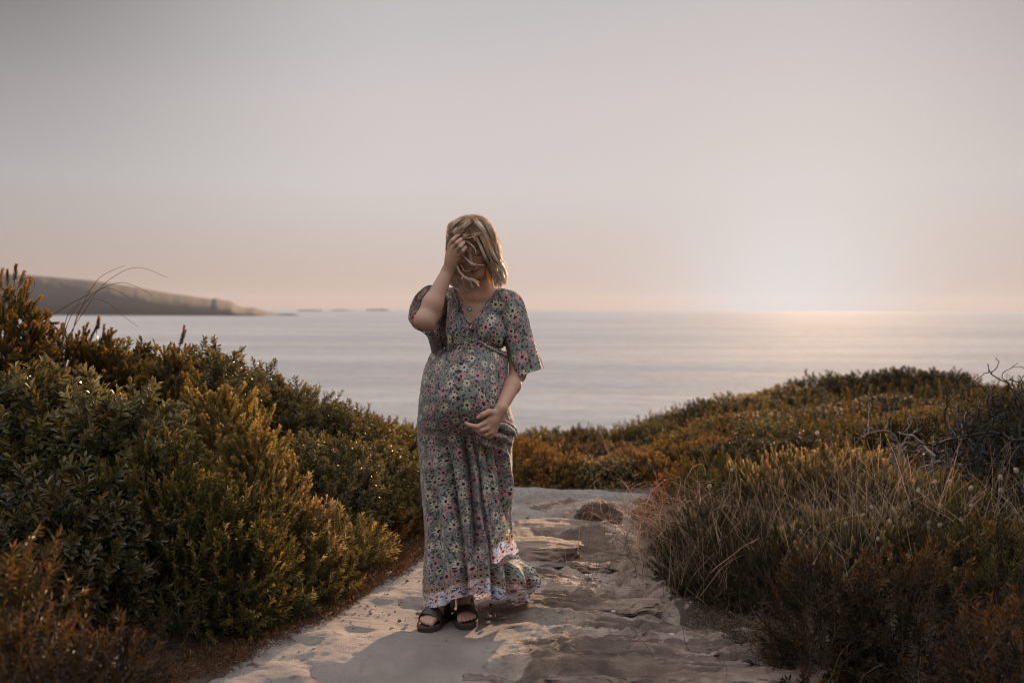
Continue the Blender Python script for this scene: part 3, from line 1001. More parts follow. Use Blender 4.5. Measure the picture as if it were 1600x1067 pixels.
# lower scrub that covers the slope down to the sea, one mass
rng = np.random.default_rng(77)
mb = MB()
n = 9000
sx_, sy_ = rng.uniform(-9, 12, n), rng.uniform(7.6, 17, n)
ok = np.abs(sx_) < sy_ * 0.62
sx_, sy_ = sx_[ok], sy_[ok]
ex, ey_ = rng.uniform(1.9, 6, 2600), rng.uniform(2.6, 8.5, 2600)
wx, wy = rng.uniform(-6, -2.6, 1500), rng.uniform(2.6, 8.5, 1500)
ke = ex > edge_r(ey_) + 1.1
sx_, sy_ = np.concatenate([sx_, ex[ke], wx]), np.concatenate([sy_, ey_[ke], wy])
Bs = np.stack([sx_, sy_, ground_z(sx_, sy_) - .02], -1)
Ds = unit(np.array([0, 0, 1.0]) + rng.normal(0, .45, Bs.shape))
cc = [c for q in ('dark', 'dark', 'olive', 'rust') for c in PAL[q][0]]
leaves_on(mb, Bs, Ds, rng.uniform(.10, .28, len(Bs)), dict(KIND['far'], k=24), rng, cc, (.12, .085, .035), 1.2)
tag(mb.build('ground_cover', LEAF, smooth=False), 'low scrub covering the slope toward the sea', 'ground cover', kind='stuff')


# ---- dead grey branches at the right
def branch_tree(origin, lean, length, rad, depth, rng, out, gnarl=.42):
    """crooked limbs as polylines with radii"""
    m = 10
    pts = [np.array(origin, float)]
    d = unit(np.array(lean, float))
    st = length / (m - 1)
    for i in range(m - 1):
        d = unit(d + rng.normal(0, gnarl, 3) * np.array([1, .8, .9]) + np.array([0, 0, .03]))
        pts.append(pts[-1] + d * st)
    pts = np.array(pts)
    out.append((pts, np.linspace(rad, rad * .5, m)))
    if depth > 0:
        for _ in range(rng.integers(2, 4)):
            i = rng.integers(3, m)
            nd = unit(d * .6 + rng.normal(0, .75, 3) + np.array([0, 0, .22]))
            branch_tree(pts[i], nd, length * rng.uniform(.5, .8), rad * .55, depth - 1, rng, out, gnarl)
    return out


def dead_bush(px, py, Y, n, length, rad, seed, lab, lean=(0, 0, 1), depth=3, col=(.17, .14, .125)):
    p = at(px, py, Y)
    bz = float(ground_z(p[0], p[1])) - .03
    rng = np.random.default_rng(seed)
    out = []
    for i in range(n):
        branch_tree((rng.normal(0, .06), rng.normal(0, .06), 0), np.array(lean) + rng.normal(0, .35, 3) * [1.4, .8, .3], length * rng.uniform(.8, 1.2), rad * rng.uniform(.7, 1.1), depth, rng, out)
    P = np.array([o[0] for o in out])
    Rr = np.array([o[1] for o in out])
    mb = MB()
    V, Fq = tubes(P, np.maximum(Rr, .0016), 6)
    cc = np.repeat(np.array(col)[None] * rng.uniform(.6, 1.3, (len(P), 1)), P.shape[1] * 6, 0)
    mb.add(V, Fq, col=cc)
    o = mb.build('dead_bush', WOOD)
    o.location = (p[0], p[1], bz)
    return tag(o, lab, 'dead bush', 'dead branches on the right bank')


dead_bush(1435, 760, 5.75, 5, .42, .017, 5, 'crooked grey dead branches rising in the middle of the right bank', (-.35, -.1, .9), col=(.17, .135, .12))
dead_bush(1510, 790, 5.6, 7, .44, .019, 12, 'tangled dark dead branches left of the tallest snag', (0, 0, 1), col=(.045, .034, .028))
dead_bush(1600, 760, 5.3, 9, .52, .021, 23, 'tallest black snag curling against the sea at the right edge', (-.15, 0, 1.1), col=(.018, .013, .011))
dead_bush(1375, 745, 5.75, 5, .36, .012, 31, 'small spray of dead twigs beyond the pale tipped heath', (-.2, 0, 1), col=(.07, .052, .043))


# ---- grasses and dry stalks
def stalks(P, Rr, sides=3):
    return tubes(P, Rr, sides)


def dry_tangle(name, lab, centre, spread, n, length, seed, col, curl=.5, kind='stuff', rad=.0013, upz=1.0, cat='dry grass', jit=.26):
    rng = np.random.default_rng(seed)
    n = int(n * DT)
    m = 9
    bx = centre[0] + rng.normal(0, spread[0], n)
    by = centre[1] + rng.normal(0, spread[1], n)
    bz = np.maximum(path_z(bx, by)[0] if name == 'x' else ground_z(bx, by), -9) + centre[2] * rng.uniform(0, 1, n)
    d = unit(np.stack([rng.normal(0, .5, n), rng.normal(0, .4, n), np.full(n, upz)], -1))
    P = np.zeros((n, m, 3))
    P[:, 0] = np.stack([bx, by, bz - .01], -1)
    L = length * rng.uniform(.5, 1.25, n)
    cv = rng.normal(0, curl, (n, 3)) * [1, .8, .25] + [0, 0, -curl * .45]
    for i in range(1, m):
        P[:, i] = P[:, i - 1] + d * (L / (m - 1))[:, None]
        d = unit(d + cv * .22 + rng.normal(0, jit, (n, 3)))
    floor = ground_z(P[..., 0], P[..., 1]) + .004
    P[..., 2] = np.maximum(P[..., 2], floor)
    V, Fq = tubes(P, np.linspace(rad, rad * .45, m)[None] * rng.uniform(.6, 1.3, (n, 1)), 3)
    cc = np.repeat(np.array(col)[None] * 1.7 * np.exp(rng.normal(-.1, .45, (n, 1))), m * 3, 0)
    mb = MB()
    mb.add(V, Fq, col=cc)
    return tag(mb.build(name, DRY), lab, cat, kind=kind)


def gp(px, py, Y):
    return at(px, py, Y)


DT = 1.0
a = gp(1075, 830, 4.95)
dry_tangle('dry_grass', 'tangle of straw coloured dry stems at the right edge of the path', (a[0], a[1], .28), (.17, .18), 900, .24, 3, (.22, .145, .10), .75, rad=.0015)
DT = .5
a = gp(1200, 850, 4.55)
dry_tangle('dry_grass', 'thin dry stalks standing through the right heath', (a[0], a[1], .18), (.32, .2), 1300, .26, 4, (.17, .12, .085), .12, jit=.10)
a = gp(1350, 780, 4.6)
dry_tangle('dry_grass', 'thin straw stalks among the heath under the grass heads', (a[0], a[1], .25), (.40, .25), 1400, .30, 5, (.23, .165, .115), .12, jit=.09, rad=.0011)
a = gp(960, 760, 7.6)
dry_tangle('dry_grass', 'drooping pale grass beyond the boulder', (a[0], a[1], .05), (.16, .08), 160, .36, 6, (.26, .18, .12), .5, rad=.0022)
a = gp(1290, 985, 3.9)
dry_tangle('dry_grass', 'fallen dry stems lying along the foot of the right bank', (a[0], a[1], .0), (.28, .25), 420, .18, 7, (.13, .09, .065), .6, upz=.12)
a = gp(1500, 1000, 3.5)
dry_tangle('dry_grass', 'dark dry grass in the lower right foreground', (a[0], a[1], .0), (.5, .3), 520, .26, 8, (.08, .056, .04), .5, upz=.5)


# leaf litter along both rims of the path
def litter(lab, pts, n, seed, col, wid=.12):
    rng = np.random.default_rng(seed)
    yy = rng.uniform(pts[0], pts[1], n)
    side = pts[2]
    off = np.abs(rng.normal(0, wid, n)) - rng.uniform(0, .09, n) + .07 * vnoise(yy * 2.5, yy * 0, seed=seed)
    xx = (edge_l(yy) - off) if side < 0 else (edge_r(yy) + off)
    zz = np.maximum(path_z(xx, yy)[0], ground_z(xx, yy)) + .004 + rng.uniform(0, .012, n)
    B = np.stack([xx, yy, zz], -1)
    D = unit(np.stack([rng.normal(0, 1, n), rng.normal(0, 1, n), rng.normal(0.05, .25, n)], -1))
    mb = MB()
    K = dict(t='narrow', L=.022, W=.005, k=2, tip=0, ang=70)
    leaves_on(mb, B, D, np.full(n, .02), K, rng, col, col[0])
    P = B[: n // 4, None] + D[: n // 4, None] * np.linspace(-.03, .03, 4)[None, :, None]
    V, Fq = tubes(P, np.full((n // 4, 4), .0011), 3)
    mb.add(V, Fq, col=col[1])
    tag(mb.build('leaf_litter', DRY, smooth=False), lab, 'leaf litter', kind='stuff')


litter('red brown leaf litter along the left rim of the path', (3.0, 6.4, -1), 9000, 61, [(.10, .045, .026), (.13, .06, .035), (.07, .04, .025), (.16, .09, .06)], .17)
litter('dark leaf litter under the right bank', (3.0, 6.6, 1), 7000, 62, [(.07, .045, .03), (.10, .07, .05), (.05, .035, .024), (.14, .10, .075)], .24)

# long arching grass blades against the headland
blades = [([(72, 600), (86, 565), (110, 520), (142, 470), (160, 446), (185, 428), (202, 420), (225, 419), (262, 434)], 4.75),
          ([(97, 560), (112, 520), (130, 475), (150, 440), (172, 424), (195, 415)], 4.78),
          ([(60, 540), (75, 500), (110, 475), (140, 460), (165, 450), (190, 458), (208, 472)], 4.8),
          ([(108, 560), (118, 500), (135, 470), (160, 450), (185, 442), (200, 443), (222, 452), (238, 462)], 4.7),
          ([(92, 570), (103, 500), (118, 480), (135, 470), (150, 468), (170, 474), (190, 492), (215, 510)], 4.72),
          ([(97, 540), (106, 505), (125, 470), (150, 443)], 4.74),
          ([(25, 470), (28, 450), (35, 438), (46, 434), (54, 440), (52, 452), (44, 464)], 4.3)]
for k, (pl, Y) in enumerate(blades):
    P = catmull([at(x, y, Y + .02 * i) for i, (x, y) in enumerate(pl)], 26)
    V, Fq = tubes(P[None], np.linspace(.0019, .0007, 26)[None], 4)
    mb = MB()
    mb.add(V, Fq, col=(.12, .065, .04))
    names = ['longest arching grass blade, drooping over the headland to the right', 'upright brown blade crossing the headland skyline', 'flat arching blade ending lowest on the left of the spray',
             'second longest drooping blade in front of the headland', 'blade whose tip hangs over the water', 'shortest straight blade in the spray', 'small looped blade above the golden heath at the far left']
    tag(mb.build('arching_reed', DRY), names[k], 'reed', 'arching grass blades on the left skyline')

# fluffy white grass heads on thin stems
hares = [(1143, 734, 4.7), (1108, 760, 4.65), (1277, 677, 5.2), (1461, 753, 4.75), (1484, 752, 4.7), (1484, 757, 4.9), (1517, 763, 4.7), (1563, 746, 4.6), (1588, 735, 4.7), (1563, 766, 4.65),
         (1435, 766, 4.6), (1396, 796, 4.5), (1403, 794, 4.6), (1452, 817, 4.3), (1461, 812, 4.4), (1468, 820, 4.2), (1437, 804, 4.5), (1450, 824, 4.3), (1419, 869, 4.0), (1447, 911, 3.8),
         (1493, 890, 3.9), (1390, 815, 4.3), (1372, 842, 4.2), (1348, 806, 4.4), (1322, 818, 4.3), (1483, 838, 4.1), (1502, 812, 4.3), (1412, 846, 4.2), (1432, 858, 4.1), (1362, 792, 4.5), (1298, 796, 4.5), (1517, 790, 4.4), (1470, 790, 4.5), (1417, 823, 4.3), (1455, 826, 4.35), (1251, 830, 4.4), (1528, 916, 3.8), (1407, 762, 4.8), (1375, 772, 4.8), (1334, 783, 4.7)]
rng = np.random.default_rng(9)
hb = MB()
n = 260
U = unit(rng.normal(0, 1, (n, 3)))
Pn = U * [.008, .008, .013]
Q = Pn[:, None] + (unit(U + [0, 0, .9]) * .011)[:, None] * np.linspace(0, 1, 3)[None, :, None]
V, Fq = tubes(Q, np.array([[.0009, .0006, .0003]]) * np.ones((n, 1)), 3)
hb.add(V, Fq, col=(.62, .52, .44))
bv, bf = blob(2, 4, .0085, .0085, .0135, .1, 2)
hb.add(bv, bf, col=(.50, .41, .34))
HEADMESH = hb.mesh('flower_head', DRY)
for k, (px, py, Y) in enumerate(hares):
    p = at(px, py, Y)
    gz = float(ground_z(p[0], p[1]))
    lean = rng.normal(0, .06, 2)
    lab_ = {0: 'large backlit grass head nodding above the green heath at the path corner', 1: 'small white grass head lower left of the large one at the path corner',
            2: 'lone grass head standing highest above the pale tipped heath', 8: 'fluffy grass head nearest the right edge, highest of its group',
            6: 'plump grass head in front of the dark bush, left of the one nearest the edge', 19: 'low grass head in front of the blurred dark bush, shaded'}.get(k, 'fluffy white oval grass head on a thin stem in the right heath')
    t = thing('bunny_tail_plant', lab_, 'grass plant', (p[0] + lean[0], p[1] + lean[1], gz), 'fluffy white grass heads')
    rel = p - np.array([p[0] + lean[0], p[1] + lean[1], gz])
    P = catmull([(0, 0, 0), rel * [.3, .3, .55], rel], 12)
    V, Fq = tubes(P[None], np.full((1, 12), .0011), 3)
    mb = MB()
    mb.add(V, Fq, col=(.24, .17, .11))
    mb.build('stem', DRY, t)
    o = bpy.data.objects.new('flower_head', HEADMESH)
    COL.objects.link(o)
    o.parent = t
    o.location = [float(x) for x in rel]
    o.rotation_euler = (rng.normal(0, .35), rng.normal(0, .5), 0)
    s = rng.uniform(.45, .68)
    o.scale = (s, s, s)
# ------------------------------------------------------------------ the woman
def atv(px, py, Y):
    px, py, Y = np.broadcast_arrays(np.asarray(px, float), np.asarray(py, float), np.asarray(Y, float))
    d = np.stack([(px - 800) / F, -(py - 533.5) / F, -np.ones_like(px)], -1) @ CR.T
    d = d / d[..., 1:2]
    return np.array([0, 0, CAMZ]) + d * Y[..., None]


class Field:
    """a signed distance field on a grid; primitives are melted together and the surface is drawn off by surface nets"""
    def __init__(self, xs, ys, zs):
        self.ax = [np.asarray(a, np.float32) for a in (xs, ys, zs)]
        self.V = np.ones([len(a) for a in self.ax], np.float32)
    def box(self, lo, hi, pad):
        sl = []
        for a, l, h in zip(self.ax, lo, hi):
            i, j = np.searchsorted(a, l - pad), np.searchsorted(a, h + pad)
            sl.append(slice(i, max(j, i + 1)))
        g_ = np.meshgrid(*[a[s] for a, s in zip(self.ax, sl)], indexing='ij', sparse=True)
        return tuple(sl), g_
    def blend(self, sl, d, k):
        v = self.V[sl]
        if k <= 0:
            self.V[sl] = np.minimum(v, d)
        else:
            h = np.maximum(k - np.abs(v - d), 0) / k
            self.V[sl] = np.minimum(v, d) - h * h * k * 0.25
    def carve(self, sl, d, k):
        """cut the shape d out"""
        v = self.V[sl]
        if k <= 0:
            self.V[sl] = np.maximum(v, -d)
        else:
            h = np.maximum(k - np.abs(v + d), 0) / k
            self.V[sl] = np.maximum(v, -d) + h * h * k * 0.25
    def cone(self, a, b, ra, rb, k=.012, sub=False, flat=None):
        a, b = np.asarray(a, np.float32), np.asarray(b, np.float32)
        r = max(ra, rb)
        sl, (x, y, z) = self.box(np.minimum(a, b) - r, np.maximum(a, b) + r, k + .02)
        ab = b - a
        L = float(ab @ ab) + 1e-12
        t = np.clip(((x - a[0]) * ab[0] + (y - a[1]) * ab[1] + (z - a[2]) * ab[2]) / L, 0, 1)
        d = np.sqrt((x - a[0] - t * ab[0]) ** 2 + (y - a[1] - t * ab[1]) ** 2 + (z - a[2] - t * ab[2]) ** 2) - (ra + (rb - ra) * t)
        (self.carve if sub else self.blend)(sl, d.astype(np.float32), k)
    def chain(self, pts, rr, k=.006):
        for i in range(len(pts) - 1):
            self.cone(pts[i], pts[i + 1], rr[i], rr[i + 1], k)
    def ell(self, c, r, M=None, k=.012, sub=False):
        c = np.asarray(c, np.float32)
        M = np.eye(3) if M is None else M       # rows: local axes
        rm = max(r)
        sl, (x, y, z) = self.box(c - rm, c + rm, k + .02)
        q = [(x - c[0]) * M[i][0] + (y - c[1]) * M[i][1] + (z - c[2]) * M[i][2] for i in range(3)]
        k0 = np.sqrt((q[0] / r[0]) ** 2 + (q[1] / r[1]) ** 2 + (q[2] / r[2]) ** 2)
        k1 = np.sqrt((q[0] / r[0] ** 2) ** 2 + (q[1] / r[1] ** 2) ** 2 + (q[2] / r[2] ** 2) ** 2) + 1e-6
        d = k0 * (k0 - 1) / k1
        (self.carve if sub else self.blend)(sl, d.astype(np.float32), k)
    def surface(self):
        V = self.V
        nx, ny, nz = V.shape
        ins = V < 0
        s = np.zeros((nx - 1, ny - 1, nz - 1), np.uint8)
        for i in (0, 1):
            for j in (0, 1):
                for k in (0, 1):
                    s += ins[i:nx - 1 + i, j:ny - 1 + j, k:nz - 1 + k]
        act = (s > 0) & (s < 8)
        I = np.argwhere(act)
        idx = np.full(act.shape, -1, np.int32)
        idx[act] = np.arange(len(I))
        acc = np.zeros((len(I), 3))
        cnt = np.zeros(len(I))
        cor = [np.array(c) for c in ((0, 0, 0), (1, 0, 0), (0, 1, 0), (1, 1, 0), (0, 0, 1), (1, 0, 1), (0, 1, 1), (1, 1, 1))]
        ed = [(0, 1), (2, 3), (4, 5), (6, 7), (0, 2), (1, 3), (4, 6), (5, 7), (0, 4), (1, 5), (2, 6), (3, 7)]
        ax = self.ax
        def val(o):
            q = I + o
            return V[q[:, 0], q[:, 1], q[:, 2]].astype(float), np.stack([ax[0][q[:, 0]], ax[1][q[:, 1]], ax[2][q[:, 2]]], -1).astype(float)
        vals = [val(o) for o in cor]
        for a, b in ed:
            va, pa = vals[a]
            vb, pb = vals[b]
            m_ = (va < 0) != (vb < 0)
            t = (va / np.where(m_, va - vb, 1))[:, None]
            acc += np.where(m_[:, None], pa + (pb - pa) * t, 0)
            cnt += m_
        P = acc / cnt[:, None]
        faces = []
        for axn in range(3):
            a = [slice(1, -1)] * 3
            a[axn] = slice(0, -1)
            b = [slice(1, -1)] * 3
            b[axn] = slice(1, None)
            A, B = ins[tuple(a)], ins[tuple(b)]
            e = np.argwhere(A != B)
            if not len(e):
                continue
            sgn = A[e[:, 0], e[:, 1], e[:, 2]]
            base = e + 1
            base[:, axn] -= 1
            o1, o2 = [(1, 2), (2, 0), (0, 1)][axn]
            def cell(d1, d2):
                q = base.copy()
                q[:, o1] += d1
                q[:, o2] += d2
                return idx[q[:, 0], q[:, 1], q[:, 2]]
            q = np.stack([cell(-1, -1), cell(0, -1), cell(0, 0), cell(-1, 0)], -1)
            q[~sgn] = q[~sgn][:, ::-1]
            faces.append(q)
        Fq = np.concatenate(faces)
        Fq = Fq[(Fq >= 0).all(1)]
        return P, Fq


def smooth_mesh(P, Fq, it=2, lam=.5):
    e = np.concatenate([Fq[:, [0, 1]], Fq[:, [1, 2]], Fq[:, [2, 3]], Fq[:, [3, 0]]])
    for _ in range(it):
        s = np.zeros_like(P)
        for c in range(3):
            s[:, c] = np.bincount(e[:, 0], P[e[:, 1], c], len(P)) + np.bincount(e[:, 1], P[e[:, 0], c], len(P))
        n = np.bincount(e[:, 0], minlength=len(P)) + np.bincount(e[:, 1], minlength=len(P))
        P = P + lam * (s / np.maximum(n, 1)[:, None] - P)
    return P


# head frame: u to the viewer's right, w up, n out of the face
def _rot(axis_, a):
    return np.array(Matrix.Rotation(a, 3, axis_))


pr = R(27)
B0 = np.array([[1, 0, 0], [0, -math.sin(pr), math.cos(pr)], [0, -math.cos(pr), -math.sin(pr)]])
RT = _rot('Y', R(-7)) @ _rot('Z', R(-7))
HB = (RT @ B0.T).T                      # rows u, w, n in the world
HO = at(738, 384, 4.02)


def hp(u, w_, n):
    return HO + HB[0] * u + HB[1] * w_ + HB[2] * n


GROUND = 0.0
fz = Field(np.arange(-.47, .19, .003), np.arange(3.74, 4.36, .003), np.concatenate([np.arange(-.01, .16, .0028), np.arange(.16, .80, .006), np.arange(.80, 1.70, .0028)]))
# torso
SR = at(693, 476, 4.10)       # her right shoulder
SL = at(794, 474, 4.12)       # her left shoulder
NB = at(743, 458, 4.13)
fz.ell(at(741, 512, 4.13), (.135, .088, .165), k=.02)
fz.cone(NB, SR, .050, .046, .03)
fz.cone(NB, SL, .050, .046, .03)
fz.cone(at(735, 560, 4.14), at(733, 650, 4.15), .10, .115, .04)
fz.ell(at(724, 612, 4.02), (.145, .145, .15), k=.05)
fz.cone(at(712, 665, 4.15), at(757, 665, 4.15), .09, .09, .04)
for sx in (713, 766):
    fz.ell(at(sx, 520, 4.045), (.056, .055, .058), k=.03)
fz.cone(at(741, 466, 4.07), at(700, 463, 4.075), .009, .007, .02)
fz.cone(at(745, 466, 4.07), at(785, 464, 4.09), .009, .007, .02)
# neck and head
fz.cone(NB, hp(0, -.05, -.035), .056, .050, .03)
fz.ell(hp(0, .032, -.020), (.073, .086, .094), HB, .02)
fz.ell(hp(0, -.040, .028), (.056, .074, .060), HB, .025)
fz.ell(hp(0, -.102, .062), (.020, .015, .018), HB, .025)
for s in (-1, 1):
    fz.cone(hp(s * .056, -.055, .0), hp(s * .018, -.100, .055), .014, .014, .03)
    fz.ell(hp(s * .040, -.028, .056), (.024, .020, .022), HB, .025)
    fz.ell(hp(s * .074, -.010, -.008), (.010, .029, .017), HB, .006)
    fz.ell(hp(s * .031, .000, .100), (.019, .012, .017), HB, .012, sub=True)
    fz.ell(hp(s * .031, -.002, .0735), (.0145, .0125, .0125), HB, .003)
    fz.cone(hp(s * .012, .018, .083), hp(s * .045, .020, .068), .006, .005, .012)
fz.cone(hp(0, .006, .083), hp(0, -.034, .104), .0070, .0090, .010)
fz.ell(hp(0, -.040, .100), (.0095, .0080, .0095), HB, .006)
for s in (-1, 1):
    fz.ell(hp(s * .0105, -.043, .093), (.0070, .0060, .0080), HB, .004)
fz.chain([hp(-.024, -.063, .073), hp(-.009, -.0655, .086), hp(.009, -.0655, .086), hp(.024, -.063, .073)], [.003, .0055, .0055, .003], .006)
fz.chain([hp(-.019, -.071, .076), hp(0, -.0755, .084), hp(.019, -.071, .076)], [.003, .0065, .003], .005)
fz.cone(hp(-.021, -.0695, .086), hp(.021, -.0695, .086), .0016, .0016, .002, sub=True)
# her right arm, raised
E1, W1 = at(664, 501, 3.87), at(699, 425, 3.93)
fz.cone(SR, E1, .038, .035, .02)
fz.ell(E1 + [0, 0, .002], (.037, .037, .037), k=.02)
mid = E1 * .66 + W1 * .34
fz.cone(E1, mid, .035, .0385, .02)
fz.cone(mid, W1, .0385, .0245, .02)
K = [at(703, 384, 3.905), at(709, 387, 3.893), at(714.5, 392, 3.89), at(718.5, 399, 3.897)]
mp = at(705, 405, 3.912)
for i, kk in enumerate(K):
    fz.cone(W1, kk, .018, .0100, .012)
fz.ell(mp, (.024, .014, .032), k=.010)
fz.chain([K[0], at(707, 376, 3.893), at(712.5, 370, 3.905), at(717, 367.5, 3.915)], [.0100, .0086, .0080, .0070], .002)
fz.chain([K[1], at(714, 380, 3.876), at(718.5, 375.5, 3.893), at(720.5, 373.5, 3.90)], [.0100, .0088, .0080, .0070], .002)
fz.chain([K[2], at(719, 386, 3.872), at(723, 381, 3.888), at(724.5, 379, 3.895)], [.0098, .0086, .0079, .0068], .002)
fz.chain([K[3], at(722.5, 392.5, 3.880), at(726, 388, 3.892), at(727.5, 386.5, 3.90)], [.0098, .0083, .0076, .0066], .003)
fz.chain([at(700, 410, 3.935), at(702, 397, 3.962), at(707, 386, 3.975)], [.014, .0115, .009], .008)
# her left arm, cradling
E2, W2 = at(809, 584, 4.07), at(783, 638, 3.885)
fz.cone(SL, E2, .038, .030, .02)
m2 = E2 * .65 + W2 * .35
fz.cone(E2, m2, .029, .0310, .03)
fz.cone(m2, W2, .0335, .0235, .02)
K2 = [at(757, 661, 3.853), at(762, 669, 3.857), at(767, 675, 3.866), at(772, 678, 3.878)]
for kk in K2:
    fz.cone(W2, kk, .018, .0098, .012)
fz.ell(at(769, 656, 3.868), (.025, .015, .022), k=.010)
fz.chain([K2[0], at(746, 666.5, 3.842), at(735, 664.5, 3.842), at(728, 661, 3.846)], [.0108, .0094, .0085, .0070], .004)
fz.chain([K2[1], at(752, 672, 3.848), at(745, 671.5, 3.852), at(741, 670, 3.862)], [.0108, .0095, .0086, .0072], .003)
fz.chain([K2[2], at(759, 679, 3.862), at(752, 678, 3.876), at(748, 676, 3.89)], [.0104, .009, .008, .007], .003)
fz.chain([K2[3], at(766, 682, 3.876), at(760, 682, 3.89), at(756, 680, 3.90)], [.0095, .008, .0073, .0065], .003)
fz.chain([at(774, 645, 3.872), at(764, 643.5, 3.853), at(755, 647.5, 3.846), at(747, 652, 3.85)], [.0150, .0122, .0102, .0082], .008)
# legs and feet
FEET = []
for (toe, heel, hip, knee, ank, inner) in ((at(666, 0, 3.98), at(708, 0, 4.18), at(712, 680, 4.14), at(700, 800, 4.08), None, 1),
                                           (at(731, 0, 4.01), at(727, 0, 4.24), at(757, 680, 4.14), at(740, 805, 4.09), None, -1)):
    fdir = unit(np.array([toe[0] - heel[0], toe[1] - heel[1], 0]))
    sdir = np.array([fdir[1], -fdir[0], 0]) * 1.0
    sdir = sdir * (1 if sdir[0] * inner > 0 else -1)          # toward the big toe
    o = np.array([heel[0], heel[1], GROUND]) + fdir * .012
    FEET.append((o, fdir, sdir))
    q = lambda f, s, z: o + fdir * f + sdir * s + np.array([0, 0, z + .025])
    ankle = q(.050, .0, .088)
    fz.cone(hip + [.0, .02, 0], knee + [.0, .035, 0], .065, .042, .03)
    fz.cone(knee + [.0, .035, 0], knee * .62 + ankle * .38 + [0, .02, 0], .042, .044, .03)
    fz.cone(knee * .62 + ankle * .38 + [0, .02, 0], ankle + [0, 0, .03], .044, .033, .03)
    fz.cone(ankle + [0, 0, .03], q(.040, 0, .045), .034, .031, .02)
    fz.cone(q(.040, 0, .045), q(.030, 0, .028), .031, .028, .02)
    fz.cone(q(.065, 0, .075), q(.150, .006, .030), .032, .022, .025)
    fz.cone(q(.030, -.004, .020), q(.150, -.010, .016), .024, .020, .02)
    fz.ell(q(.165, .002, .017), (.036, .036, .017), k=.02)
    for j, (sj, f0, f1, r) in enumerate(((.027, .178, .228, .0125), (.009, .182, .228, .0088), (-.006, .180, .220, .0083), (-.020, .175, .210, .0079), (-.033, .168, .197, .0074))):
        fz.chain([q(f0 - .02, sj * .9, .018), q(f0 + (f1 - f0) * .55, sj, .0165), q(f1 - r, sj * 1.02, .0095)], [r, r * .92, r * .95], .0025 if j else .004)
P, Fq = fz.surface()
del fz
P = smooth_mesh(P, Fq, 2, .4)
# skin colouring: lips, brows, lashes, nails
L = (P - HO) @ HB.T
col = np.tile(np.array([.37, .218, .155]), (len(P), 1))
col *= (1 + .07 * fbm(P[:, 0] * 14, P[:, 1] * 14, P[:, 2] * 14, seed=6, octv=3))[:, None]
hd = (np.abs(L[:, 0]) < .09) & (L[:, 1] > -.13) & (L[:, 1] < .12) & (L[:, 2] > .02)


def paint(mask, c, a=1.0):
    mask = (mask * a)[:, None]
    col[:] = col * (1 - mask) + np.array(c) * mask


bump2 = lambda u0, w0, su, sw: np.exp(-(((L[:, 0] - u0) / su) ** 2 + ((L[:, 1] - w0) / sw) ** 2) ** 2) * hd
paint(bump2(0, -.070, .021, .0085), (.27, .085, .07), .85)
paint(bump2(0, -.0695, .021, .0017), (.10, .035, .03), .9)  # shade of the crease between the lips, painted in
for s in (-1, 1):
    paint(bump2(s * .031, .021, .020, .0035), (.11, .07, .045), .8)
    paint(bump2(s * .031, -.0075, .0155, .0028), (.03, .018, .013), .95)
    paint(bump2(s * .031, .003, .016, .007), (.20, .105, .075), .5)
    paint(bump2(s * .042, -.034, .018, .014), (.33, .14, .105), .35)
for tip in (at(747.5, 652, 3.842), at(717, 367, 3.907), at(720.5, 373, 3.892), at(724.5, 378.5, 3.887), at(727.6, 386, 3.893)):
    dd = np.linalg.norm((P - tip) * [1, .6, 1], axis=1)
    paint(np.exp(-(dd / .0055) ** 4), (.45, .30, .25), .8)
m, g = new_mat('skin')
vc = g.n('ShaderNodeVertexColor', layer_name='Col').outputs[0]
oc = g.n('ShaderNodeTexCoord').outputs['Object']
p = principled(g, vc, 0.48, bump(g, g.noise(oc, 220, 3), 0.12, .002))
p.node.inputs['Subsurface Weight'].default_value = 0.12
p.node.inputs['Subsurface Radius'].default_value = (1.0, .35, .2)
p.node.inputs['Subsurface Scale'].default_value = .012
p.node.inputs['Specular IOR Level'].default_value = .35
finish(g, p)
mb = MB()
mb.add(P, Fq, col=col)
SKIN = m
PERSON = mb.build('person', SKIN)
tag(PERSON, 'pregnant blonde woman in a long floral dress, head bowed, one hand raised to her hair', 'person')

